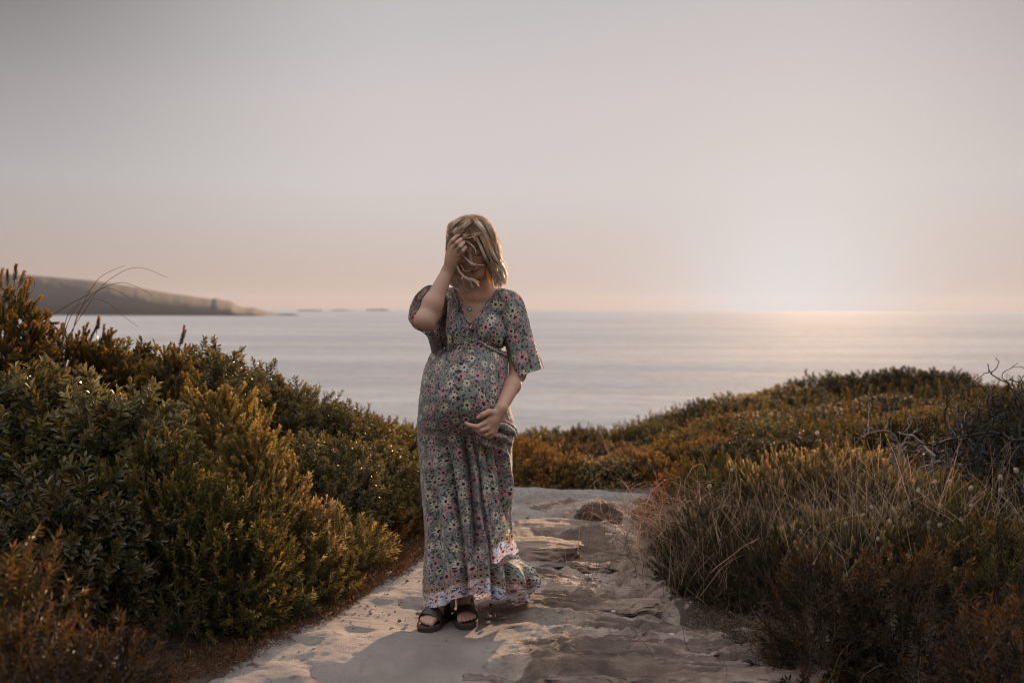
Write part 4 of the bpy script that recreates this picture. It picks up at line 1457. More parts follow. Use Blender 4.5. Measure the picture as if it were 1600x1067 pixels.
# ------------------------------------------------------------------ cloth print
def print_material():
    m, g = new_mat('grey cloth with pink and cream daisies')
    uv = g.n('ShaderNodeUVMap', uv_map='UVMap').outputs[0]
    hem = g.n('ShaderNodeUVMap', uv_map='Hem').outputs[0]
    sph = g.n('ShaderNodeSeparateXYZ')
    g.put(sph.inputs[0], hem)
    hv = sph.outputs[1]
    def flowers(vec, size, R0, petals, rnd=.8, depth=.45):
        """returns masks: petals, centre, random value per flower, radius"""
        v = g.n('ShaderNodeTexVoronoi', voronoi_dimensions='2D', feature='F1')
        g.put(v.inputs['Vector'], vec)
        v.inputs['Scale'].default_value = 1 / size
        v.inputs['Randomness'].default_value = rnd
        dv = g.vm('SUBTRACT', vec, v.outputs['Position'])
        s = g.n('ShaderNodeSeparateXYZ')
        g.put(s.inputs[0], dv)
        r = g.m('SQRT', g.m('ADD', g.m('POWER', g.m('ABSOLUTE', s.outputs[0]), 2.0), g.m('POWER', g.m('ABSOLUTE', s.outputs[1]), 2.0)))
        rc = g.n('ShaderNodeSeparateColor')
        g.link(v.outputs['Color'], rc.inputs[0])
        ang = g.m('ADD', g.m('ARCTAN2', s.outputs[1], s.outputs[0]), g.m('MULTIPLY', rc.outputs[0], 6.28))
        rr = g.m('MULTIPLY', g.m('ADD', 0.8, g.m('MULTIPLY', rc.outputs[1], 0.3)), R0)
        pet = g.m('MULTIPLY', rr, g.m('ADD', 1 - depth, g.m('MULTIPLY', g.m('POWER', g.m('ABSOLUTE', g.m('COSINE', g.m('MULTIPLY', ang, petals / 2))), 1.4), depth)))
        pm = g.m('LESS_THAN', r, pet)
        cm = g.m('LESS_THAN', r, g.m('MULTIPLY', rr, .29))
        return pm, cm, rc, r, rr
    w_ = g.n('ShaderNodeTexNoise', noise_dimensions='2D')
    g.put(w_.inputs['Vector'], uv)
    w_.inputs['Scale'].default_value = 30
    warp = g.scale(g.vm('SUBTRACT', w_.outputs[1], (.5, .5, .5)), .013)
    uvw = g.vm('ADD', uv, warp)
    grey = g.mix(g.noise(uv, 9, 3), (.200, .202, .184), (.255, .257, .236))
    # dark curling tendrils
    nn = g.n('ShaderNodeTexNoise', noise_dimensions='2D')
    g.put(nn.inputs['Vector'], uv)
    nn.inputs['Scale'].default_value = 55
    nn.inputs['Detail'].default_value = 1.0
    nn.inputs['Distortion'].default_value = .8
    line = g.m('LESS_THAN', g.m('ABSOLUTE', g.m('SUBTRACT', nn.outputs[0], .5)), .026)
    n3 = g.n('ShaderNodeTexNoise', noise_dimensions='2D')
    g.put(n3.inputs['Vector'], uv)
    n3.inputs['Scale'].default_value = 30
    where = g.m('GREATER_THAN', n3.outputs[0], .43)
    n4 = g.n('ShaderNodeTexNoise', noise_dimensions='2D')
    g.put(n4.inputs['Vector'], uvw)
    n4.inputs['Scale'].default_value = 88
    n4.inputs['Detail'].default_value = 1.0
    leafs = g.m('GREATER_THAN', n4.outputs[0], .605)
    dark = g.m('MAXIMUM', g.m('MULTIPLY', line, where), leafs)
    c = g.mix(g.m('MULTIPLY', dark, .92), grey, (.022, .024, .036))
    # small ring blossoms
    pm, cm, rc, r, rr = flowers(g.vm('ADD', uvw, (.37, .11, 0)), .034, .0112, 7, .9, .2)
    pick = g.m('GREATER_THAN', rc.outputs[2], .42)
    pinkish = g.m('GREATER_THAN', rc.outputs[0], .5)
    bc = g.mix(pinkish, (.44, .38, .29), (.44, .19, .20))
    c = g.mix(g.m('MULTIPLY', pm, pick), c, bc)
    cm2 = g.m('LESS_THAN', r, g.m('MULTIPLY', rr, .50))
    c = g.mix(g.m('MULTIPLY', cm2, pick), c, (.035, .033, .045))
    # daisies
    pm, cm, rc, r, rr = flowers(uvw, .052, .0222, 8, .9, .70)
    pick = g.m('GREATER_THAN', rc.outputs[2], .12)
    pinkish = g.m('GREATER_THAN', rc.outputs[1], .60)
    bc = g.mix(pinkish, (.56, .50, .40), (.52, .26, .27))
    c = g.mix(g.m('MULTIPLY', pm, pick), c, bc)
    c = g.mix(g.m('MULTIPLY', cm, pick), c, (.03, .028, .045))
    # white border with pink flowers along the hems, and the beaded band above it
    pm, cm, rc, r, rr = flowers(g.vm('ADD', uvw, (.1, .23, 0)), .040, .0215, 8, .7, .5)
    wv = (.62, .63, .74)
    bcol = g.mix(g.m('MULTIPLY', dark, .9), wv, (.03, .03, .06))
    bcol = g.mix(g.m('MULTIPLY', pm, g.m('GREATER_THAN', rc.outputs[2], .38)), bcol, g.mix(g.m('GREATER_THAN', rc.outputs[0], .45), (.52, .27, .25), (.62, .40, .36)))
    bcol = g.mix(cm, bcol, (.10, .06, .08))
    hx = g.m('MULTIPLY', sph.outputs[0], 1 / .020)
    fx = g.m('SUBTRACT', g.m('FRACT', hx), .5)
    fy = g.m('DIVIDE', g.m('SUBTRACT', hv, .0725), .020)
    rb = g.m('SQRT', g.m('ADD', g.m('MULTIPLY', fx, fx), g.m('MULTIPLY', fy, fy)))
    band = g.mix(g.m('LESS_THAN', rb, .44), (.20, .145, .085), (.36, .27, .19))
    band = g.mix(g.m('LESS_THAN', rb, .26), band, (.035, .03, .045))
    band = g.mix(g.m('GREATER_THAN', g.m('ABSOLUTE', fy), .52), band, (.42, .31, .22))
    inb = g.m('LESS_THAN', hv, .085)
    c = g.mix(inb, c, band)
    c = g.mix(g.m('LESS_THAN', hv, .060), c, bcol)
    weave = g.n('ShaderNodeTexNoise', noise_dimensions='2D')
    g.put(weave.inputs['Vector'], uv)
    weave.inputs['Scale'].default_value = 420
    p = principled(g, c, .85, bump(g, weave.outputs[0], .15, .002))
    p.node.inputs['Specular IOR Level'].default_value = .2
    p.node.inputs['Sheen Weight'].default_value = .15
    t = g.n('ShaderNodeBsdfTranslucent')
    g.link(c, t.inputs[0])
    mx = g.n('ShaderNodeMixShader')
    mx.inputs[0].default_value = .22
    g.link(p, mx.inputs[1])
    g.link(t.outputs[0], mx.inputs[2])
    finish(g, mx.outputs[0])
    return m


PRINT = print_material()

# ---- skirt: rings around the belly and legs, given by photographed outline and depth
TY = np.array([530, 548, 560, 580, 600, 620, 640, 655, 668, 680, 700, 750, 800, 850, 872, 886, 905, 925, 950], float)
TL = np.array([690, 677, 670, 662, 657.5, 655, 653, 652, 652, 652, 653, 657, 663, 666, 665, 664, 663, 663, 664], float)
TR = np.array([790, 793, 793.5, 793.5, 793.5, 794, 798, 803, 805, 804, 800, 799.5, 796.5, 797, 807, 830, 842, 838, 815], float)
TF = np.array([3.985, 3.955, 3.92, 3.882, 3.857, 3.845, 3.852, 3.872, 3.905, 3.945, 3.975, 3.975, 3.965, 3.955, 3.95, 3.94, 3.935, 3.93, 3.925], float)
TB = np.array([4.22, 4.225, 4.23, 4.24, 4.25, 4.25, 4.26, 4.27, 4.28, 4.28, 4.29, 4.30, 4.30, 4.30, 4.30, 4.30, 4.30, 4.30, 4.30], float)
FOLDS = [  # polyline (px, py), depth in m (+ toward the viewer), width px, ramp in, ramp out
    ([(724, 664), (728, 700), (736, 740), (739, 780), (744, 840)], -.026, 4.0, 662, 860),
    ([(731, 672), (742, 740), (745, 790), (756, 850), (765, 940)], .020, 4.5, 668, 960),
    ([(716, 676), (722, 730), (729, 790), (735, 860), (735, 940)], .014, 5.5, 672, 960),
    ([(694, 690), (704, 740), (713, 790), (722, 850), (728, 930)], -.022, 4.5, 680, 960),
    ([(682, 690), (690, 750), (698, 820), (708, 890), (712, 940)], .014, 6.0, 690, 960),
    ([(676, 720), (680, 790), (684, 860), (692, 940)], -.012, 4.5, 720, 960),
    ([(667, 700), (671, 800), (674, 940)], .008, 5.0, 700, 960),
    ([(757, 685), (765, 730), (775, 780), (782, 830)], .010, 5.0, 680, 860),
    ([(770, 685), (784, 730), (790, 790), (793, 840)], -.014, 5.0, 680, 870),
    ([(776, 672), (790, 710), (797, 760)], .010, 4.0, 670, 800),
    ([(783, 868), (795, 890), (800, 945)], -.022, 4.5, 862, 960),
    ([(776, 868), (784, 900), (787, 945)], .012, 5.0, 862, 960),
    ([(797, 872), (812, 895), (818, 940)], .012, 5.0, 872, 960),
    ([(800, 868), (824, 892), (834, 930)], -.012, 4.0, 876, 960),
    ([(768, 872), (771, 940)], -.018, 4.0, 862, 960),
    ([(716, 545), (700, 600), (690, 650)], .004, 9, 540, 670),
    ([(684, 560), (672, 610), (668, 670)], -.005, 5, 548, 690),
    ([(722, 548), (719, 600), (722, 655)], -.004, 3, 540, 665),
]


def fold_at(px, py):
    d = 0.0
    for pl, a, w0, y0, y1 in FOLDS:
        a = a * (2.5 if a < 0 and y0 > 650 else 1.9 if y0 > 650 else 1.3)
        pl = np.array(pl, float)
        xc = np.interp(py, pl[:, 1], pl[:, 0])
        win = sst(py, y0, y0 + 45) * (1 - sst(py, y1 - 15, y1 + 15))
        d = d + a * np.exp(-np.abs((px - xc) / w0) ** 1.7) * win
    return d


def skirt_rest(px, py, front=True):
    """depth of the cloth without folds"""
    l, r = np.interp(py, TY, TL), np.interp(py, TY, TR)
    yf, yb = np.interp(py, TY, TF), np.interp(py, TY, TB)
    ym = yf * .42 + yb * .58
    cx = np.clip((px - (l + r) / 2) / ((r - l) / 2), -1, 1)
    s = np.sqrt(np.clip(1 - np.abs(cx) ** 2.1, 0, 1))
    return ym - (ym - yf) * s


def skirt_y(px, py):
    return skirt_rest(px, py) - fold_at(px, py)


HEMX = np.array([655, 664, 680, 700, 707, 720, 739, 745, 760, 766, 772, 790, 800, 820, 836, 845], float)
HEMY = np.array([945, 951, 948, 938, 934, 929, 926, 936, 939, 930, 933, 946, 946, 939, 926, 914], float)
NT, NR = 760, 330
th = np.linspace(0, 2 * np.pi, NT, endpoint=False)
# more columns at the front
th = th + 0.25 * np.sin(2 * (th - np.pi / 2)) * 0 + 0.0
t = np.linspace(0, 1, NR)[:, None]
ct, sn = np.cos(th)[None], np.sin(th)[None]          # sin>0: front
hem_px0 = 731 + 70 * np.cos(th)
hem_px0 = np.where(hem_px0 > 790, 790 + (hem_px0 - 790) * 4.5, hem_px0)
hemy = np.where(np.sin(th) > 0, np.interp(hem_px0, HEMX, HEMY), 0)
back = 930 + 6 * np.sin(th * 7)
wgt = sst(np.sin(th), -.25, .12)
hemy = np.interp(hem_px0, HEMX, HEMY) * wgt + back * (1 - wgt)
topy = 550 - 17 * np.exp(-((th - np.pi / 2) / .75) ** 2)
py = topy[None] + (hemy - topy)[None] * t
l, r = np.interp(py, TY, TL), np.interp(py, TY, TR)
yf, yb = np.interp(py, TY, TF), np.interp(py, TY, TB)
ym = yf * .42 + yb * .58
e = 2 / 2.1
cx = np.sign(ct) * np.abs(ct) ** e
sx_ = np.abs(sn) ** e
px = (l + r) / 2 + (r - l) / 2 * cx
Yd = np.where(sn > 0, ym - (ym - yf) * sx_, ym + (yb - ym) * sx_)
# free-hanging wave all round, tight gathers under the bust
ph = th[None] * 15 + 2.2 * np.sin(th[None] * 3 + 1) + 1.0 * fbm(th[None] * 2 + 0 * t, t * 2.2, seed=91, octv=2)
wave = (1 - np.abs(np.sin(ph / 2))) ** 1.2 - .38
amp = .021 * sst(py, 670, 900) * np.where(sn > 0, .62, 1.2)
gat = np.sin(th[None] * 74 + 3.5 * fbm(th[None] * 5, t * 3, seed=92)) * .0030 * np.exp(-np.maximum(py - topy[None], 0) / 16)
gat = gat + np.sin(th[None] * 41 + 2.5 * vnoise(th[None] * 4, t * 2, seed=93)) * .0022 * np.exp(-np.maximum(py - topy[None], 0) / 42)
cr = .0020 * fbm(px / 9, py / 14, seed=95, octv=4) + .0035 * fbm(px / 22 + py / 60, py / 60, seed=96, octv=3) * sst(py, 640, 720)
disp = amp * wave + gat + cr + np.where(sn > 0, fold_at(px, py), 0) * sst(sn, 0.02, .3)
px2 = px + disp * 385 * ct * .9
Yd2 = Yd - disp * (sn * .85 + .15 * np.sign(sn))
G = atv(px2, py, Yd2)
rowref = int(NR * .45)
rest = atv(px, py, Yd)
seg = np.linalg.norm(np.diff(np.concatenate([rest[rowref], rest[rowref][:1]]), axis=0), axis=1)
arc = np.concatenate([[0], np.cumsum(seg)[:-1]])
dl = np.linalg.norm(np.diff(rest, axis=0), axis=2)
down = np.concatenate([np.zeros((1, NT)), np.cumsum(dl, 0)])
fromhem = down[-1][None] - down
uvm = np.stack([np.broadcast_to(arc[None], down.shape), -down], -1).reshape(-1, 2)
uvh = np.stack([np.broadcast_to(arc[None], down.shape), fromhem], -1).reshape(-1, 2)
mb = MB()
mb.add(G.reshape(-1, 3), grid_faces(NT, NR, True), uv=uvm, uv2=uvh)
DRESS = mb.build('dress', PRINT, PERSON, uvs=True)

# ---- lifted front panel that ends in its own border
nu, nv = 70, 200
v = np.linspace(0, 1, nv)[:, None]
u = np.linspace(0, 1, nu)[None]
Lp = catmull([(742, 674), (748, 720), (753, 770), (759, 815), (763, 845), (769, 880)], nv)
Rp = catmull([(752, 674), (760, 725), (770, 766), (786, 800), (799, 832), (811, 860)], nv)
pxo = Lp[:, :1] + (Rp[:, :1] - Lp[:, :1]) * u
pyo = Lp[:, 1:2] + (Rp[:, 1:2] - Lp[:, 1:2]) * u + 3.0 * np.sin(u * 9) * v ** 8
Yo = skirt_rest(np.clip(pxo, 660, 785), pyo) - .030 - .012 * sst(v, .5, 1) + .055 * np.maximum(u - .55, 0) ** 1.5 + .035 * np.exp(-(u / .07) ** 2)
Yo = Yo - .007 * np.sin(u * 11 + 1.2 + v * 1.5) * sst(v, .1, .8) - .0025 * fbm(pxo / 8, pyo / 14, seed=97)
G = atv(pxo, pyo, Yo)
arco = (pxo - 750) * .0026
fh = (np.linalg.norm(np.diff(G, axis=0), axis=2)[::-1].cumsum(0))[::-1]
fh = np.concatenate([fh, np.zeros((1, nu))])
mb = MB()
mb.add(G.reshape(-1, 3), grid_faces(nu, nv), uv=np.stack([arco + .31, fh + .2], -1).reshape(-1, 2), uv2=np.stack([arco, fh], -1).reshape(-1, 2))
mb.build('front_panel', PRINT, DRESS, uvs=True)

# ---- cloth bunched up in the cradling hand
mb = MB()
for pts, rad, fl in (([(757, 668, 3.875), (770, 664, 3.87), (786, 666, 3.90), (799, 674, 3.96), (805, 681, 4.02)], [.005, .010, .013, .014, .007], 1.0),
                     ([(752, 677, 3.88), (768, 679, 3.875), (783, 682, 3.90), (795, 689, 3.95), (799, 695, 4.0)], [.005, .009, .012, .013, .006], 1.0),
                     ([(745, 680, 3.90), (757, 690, 3.905), (772, 697, 3.93), (788, 704, 3.97)], [.005, .011, .012, .004], 1.0),
                     ([(780, 655, 3.93), (790, 661, 3.95), (801, 670, 4.00), (806, 677, 4.06)], [.005, .013, .016, .008], 1.0)):
    Pq = catmull([at(*q) for q in pts], 40)
    rq = np.interp(np.linspace(0, 1, 40), np.linspace(0, 1, len(rad)), rad) * (1 + .15 * vnoise(np.arange(40) / 4., 0 * np.arange(40), seed=int(pts[0][0])))
    V, Ff = tubes(Pq[None], rq[None], 22)
    a_ = np.tile(np.arange(22) / 22 * .09, 40)
    b_ = np.repeat(np.arange(40) * .0035, 22)
    mb.add(V, Ff, uv=np.stack([b_ * 1.2 + pts[0][1] * .037, a_ * 1.6], -1), uv2=np.stack([b_, a_ * 0 + 1], -1))
mb.build('gathered_fold', PRINT, DRESS, uvs=True)

# ---- bodice as a shell a little outside the torso, open in a V
fb = Field(np.arange(-.36, .06, .0032), np.arange(3.90, 4.30, .0036), np.arange(1.05, 1.46, .0030))
fb.ell(at(741, 512, 4.13), (.143, .098, .170), k=.02)
fb.cone(NB + [0, .0, -.012], SR + [0, 0, 0], .056, .056, .03)
fb.cone(NB + [0, .0, -.012], SL + [0, 0, 0], .056, .056, .03)
for sx in (713, 766):
    fb.ell(at(sx, 519, 4.043), (.062, .062, .064), k=.03)
fb.ell(at(740, 548, 4.10), (.128, .110, .06), k=.04)
sl_, (x, y, z) = fb.box(np.array([-1, 3, 1.0]), np.array([1, 5, 2.0]), 0)
dy = np.maximum(y, 1.0)
ppx = 800 + x * F / dy
ppy = 483 - (z - CAMZ) * F / dy
gz_ = np.exp(-((ppy - 541) / 22) ** 2)
rid = .0032 * np.sin(ppx * .62 + 1.2 * np.sin(ppy * .05)) * gz_ - .010 * np.exp(-((ppy - 545) / 5.5) ** 2)
rid = rid + .0028 * fbm(x * 24, y * 10, z * 17, seed=12, octv=3)
cen = -.006 * np.exp(-((ppx - 736) / 5) ** 2) * sst(ppy, 500, 512)       # dip between the breasts
fb.V = (fb.V - (rid + cen)).astype(np.float32)
# V opening, only through the front
lx = 713 + (ppy - 452) * (731 - 713) / 48
rx_ = 775 + (ppy - 452) * (741 - 775) / 48
inV = np.maximum(np.maximum(lx - ppx, ppx - rx_), ppy - 503) * .0026
inV = np.maximum(inV, y - 4.13)
fb.V = np.maximum(fb.V, -inV).astype(np.float32)
nd = np.sqrt((x - NB[0]) ** 2 + (y - NB[1] - .005) ** 2) - .066 - .25 * np.maximum(z - NB[2], 0)
nd = np.maximum(nd, (NB[2] - .045) - z)
fb.V = np.maximum(fb.V, -nd).astype(np.float32)
Pb, Fb = fb.surface()
del fb
Pb = smooth_mesh(Pb, Fb, 2, .45)
ua = np.arctan2(Pb[:, 0] - NB[0], 4.15 - Pb[:, 1]) * .15
ua = np.where(Pb[:, 1] < 4.13, (Pb[:, 0] - NB[0]) * 1.08, ua)
mb = MB()
mb.add(Pb, Fb, uv=np.stack([ua + .73, Pb[:, 2] + .12 * np.maximum(Pb[:, 1] - 4.05, 0)], -1), uv2=np.stack([ua, ua * 0 + 1], -1))
mb.build('bodice', PRINT, DRESS, uvs=True)

# piping along the V, the drawstring and its bow
def cord(name, pts, r, parent, mat, n=60, sides=7):
    Pq = catmull([np.asarray(q, float) for q in pts], n)
    V, Ff = tubes(Pq[None], np.full((1, n), r), sides)
    a_ = np.tile(np.arange(sides) / sides * .02, n)
    b_ = np.repeat(np.linspace(0, np.linalg.norm(np.diff(Pq, axis=0), axis=1).sum(), n), sides)
    mb = MB()
    mb.add(V, Ff, uv=np.stack([b_ + 2.3, a_], -1), uv2=np.stack([b_, a_ * 0 + 1], -1))
    return mb.build(name, mat, parent, uvs=True)


def chest_y(px, py, lift=.0):
    """front of the bodice under a photo pixel, read off its mesh"""
    q = np.array([800 + Pb[:, 0] * F / Pb[:, 1], 483 - (Pb[:, 2] - CAMZ) * F / Pb[:, 1]]).T
    d = np.hypot(q[:, 0] - px, q[:, 1] - py)
    k_ = d < 3.0
    if not k_.any():
        k_ = d < 9
    return float(Pb[k_, 1].min()) - lift if k_.any() else 4.03


cord('neckline', [at(x_, y_, chest_y(x_, y_, .001)) for x_, y_ in ((710, 453), (716, 468), (723, 486), (729, 500), (736, 507))], .0035, DRESS, PRINT)
cord('neckline', [at(x_, y_, chest_y(x_, y_, .001)) for x_, y_ in ((778, 453), (769, 466), (758, 480), (747, 494), (738, 506), (730, 520), (727, 530))], .0035, DRESS, PRINT)
wl = [(691, 549), (700, 543), (712, 537), (725, 533), (740, 532), (755, 537), (770, 546), (784, 553), (791, 556)]
cord('drawstring', [at(x_, y_, float(skirt_rest(x_, max(y_, 534))) - .010) for x_, y_ in wl], .0045, DRESS, PRINT, 80)
bow = [(726, 533), (716, 527), (709, 530), (712, 537), (726, 534), (738, 529), (745, 533), (740, 538), (727, 535)]
cord('drawstring', [at(x_, y_, 3.955 - .006 * (i % 2)) for i, (x_, y_) in enumerate(bow)], .0030, DRESS, PRINT, 80)
cord('drawstring', [at(726, 534, 3.95), at(724, 545, 3.925), at(716, 556, 3.895), at(711, 566, 3.872)], .0028, DRESS, PRINT)
cord('drawstring', [at(727, 534, 3.95), at(730, 548, 3.92), at(729, 560, 3.892)], .0028, DRESS, PRINT)
m, g = new_mat('dark horn button')
finish(g, principled(g, (.035, .018, .012), .35))
BUT = m
for bx_, by_ in ((720, 568), (718, 580), (717, 592), (716, 607), (715.5, 621), (716, 636), (718, 649)):
    c0 = at(bx_, by_, float(skirt_y(bx_, by_)) - .003)
    V, Ff = blob(2, 3, .0065, .0032, .0065, 0, 1, amp2=0)
    mb = MB()
    mb.add(V, Ff)
    o = mb.build('button', BUT, DRESS)
    o.location = [float(q) for q in c0]


# ---- sleeves
def sleeve(rings, nsub, nphi, name, wr=.004, seed=0):
    """rings: list of (nphi,3) closed curves"""
    Rg = np.array(rings)
    tt = np.linspace(0, 1, len(Rg))
    ts = np.linspace(0, 1, nsub)
    G = np.empty((nsub, nphi, 3))
    for i in range(nphi):
        G[:, i] = catmull(Rg[:, i], nsub)
    cen = G.mean(1, keepdims=True)
    out = unit(G - cen)
    a = np.linspace(0, 2 * np.pi, nphi, endpoint=False)[None]
    w_ = wr * (np.sin(a * 5 + ts[:, None] * 3 + seed) * .7 + 1.0 * fbm(np.cos(a) * 2 + seed, np.sin(a) * 2, ts[:, None] * 4, seed=seed + 40, octv=3)) * (.35 + ts[:, None])
    G = G + out * w_[..., None]
    per = np.linalg.norm(np.diff(np.concatenate([G[nsub // 2], G[nsub // 2][:1]]), axis=0), axis=1)
    arc = np.concatenate([[0], np.cumsum(per)[:-1]])
    dn = np.concatenate([np.zeros((1, nphi)), np.cumsum(np.linalg.norm(np.diff(G, axis=0), axis=2), 0)])
    mb = MB()
    mb.add(G.reshape(-1, 3), grid_faces(nphi, nsub, True), uv=np.stack([np.broadcast_to(arc[None], dn.shape) + seed * .37, -dn], -1).reshape(-1, 2), uv2=np.stack([dn, dn * 0 + 1], -1).reshape(-1, 2))
    return mb.build(name, PRINT, DRESS, uvs=True)


NP = 120
a = np.linspace(0, 2 * np.pi, NP, endpoint=False)
outer = [(797, 453), (815, 466), (825, 497), (834, 527), (843, 554), (850.5, 575)]
inner = [(772, 470), (778, 492), (783, 517), (789, 541), (796, 567), (803.5, 591)]
dep = [4.11, 4.11, 4.10, 4.09, 4.075, 4.06]
hd = [.040, .052, .056, .060, .064, .068]
rings = []
for (ox, oy), (ix, iy), Y, h in zip(outer, inner, dep, hd):
    rings.append(atv((ox + ix) / 2 + (ox - ix) / 2 * np.cos(a), (oy + iy) / 2 + (oy - iy) / 2 * np.cos(a), Y - h * np.sin(a)))
sleeve(rings, 90, NP, 'sleeve', .0045, 1)
# raised arm: deep kimono sleeve, its mouth toward the viewer
mouth = catmull([(681, 447, 4.0), (668, 447, 3.98), (655, 456, 3.965), (645, 470, 3.955), (640, 487, 3.95), (641, 502, 3.945), (650, 514, 3.945), (663, 520, 3.95),
                 (671, 532, 3.97), (676, 552, 4.0), (688, 553, 3.99), (698, 549, 3.975), (699, 534, 3.965), (697, 515, 3.955), (699, 490, 3.95), (698, 464, 3.96), (681, 447, 4.0)], NP + 1)[:NP]
root = catmull([(698, 450, 4.10), (684, 452, 4.12), (676, 462, 4.13), (672, 478, 4.13), (673, 495, 4.13), (675, 510, 4.13), (677, 525, 4.13), (679, 538, 4.12),
                (681, 548, 4.11), (684, 558, 4.10), (690, 559, 4.08), (697, 556, 4.06), (702, 540, 4.05), (702, 520, 4.045), (702, 495, 4.05), (702, 465, 4.06), (698, 450, 4.10)], NP + 1)[:NP]
root[:, 0] += 14
mid_ = (mouth + root) / 2 + np.array([-3.0, 0, 0]) * (mouth[:, :1] < 680)
sleeve([atv(q[:, 0], q[:, 1], q[:, 2]) for q in (root, mid_, mouth)], 60, NP, 'sleeve', .0035, 2)
cord('cuff', [at(*q) + np.array([0, -.002, 0]) for q in mouth[::6]] + [at(*mouth[0]) + np.array([0, -.002, 0])], .0022, DRESS, PRINT, 140)

# ------------------------------------------------------------------ hair
HAIRM, g = new_mat('blonde hair')
c = g.n('ShaderNodeVertexColor', layer_name='Col').outputs[0]
p = principled(g, c, .42)
p.node.inputs['Specular IOR Level'].default_value = .25
tr = g.n('ShaderNodeBsdfTranslucent')
g.link(c, tr.inputs[0])
mx = g.n('ShaderNodeMixShader')
mx.inputs[0].default_value = .50
g.link(p, mx.inputs[1])
g.link(tr.outputs[0], mx.inputs[2])
finish(g, mx.outputs[0])


def z8(pts):
    """points of the enlarged head view -> photo pixels"""
    return [(680 + x_ / 8.207, 330 + y_ / 8.207) + tuple(rest_) for x_, y_, *rest_ in pts]


hc = (738.0, 386.0)


def hair_depth(px, py):
    q = ((px - hc[0]) / 38.0) ** 2 + ((py - hc[1]) / 47.0) ** 2
    if q < 1:
        return 4.035 - .125 * math.sqrt(1 - q) + .03 * max(0, (py - 400) / 40)
    return 4.035


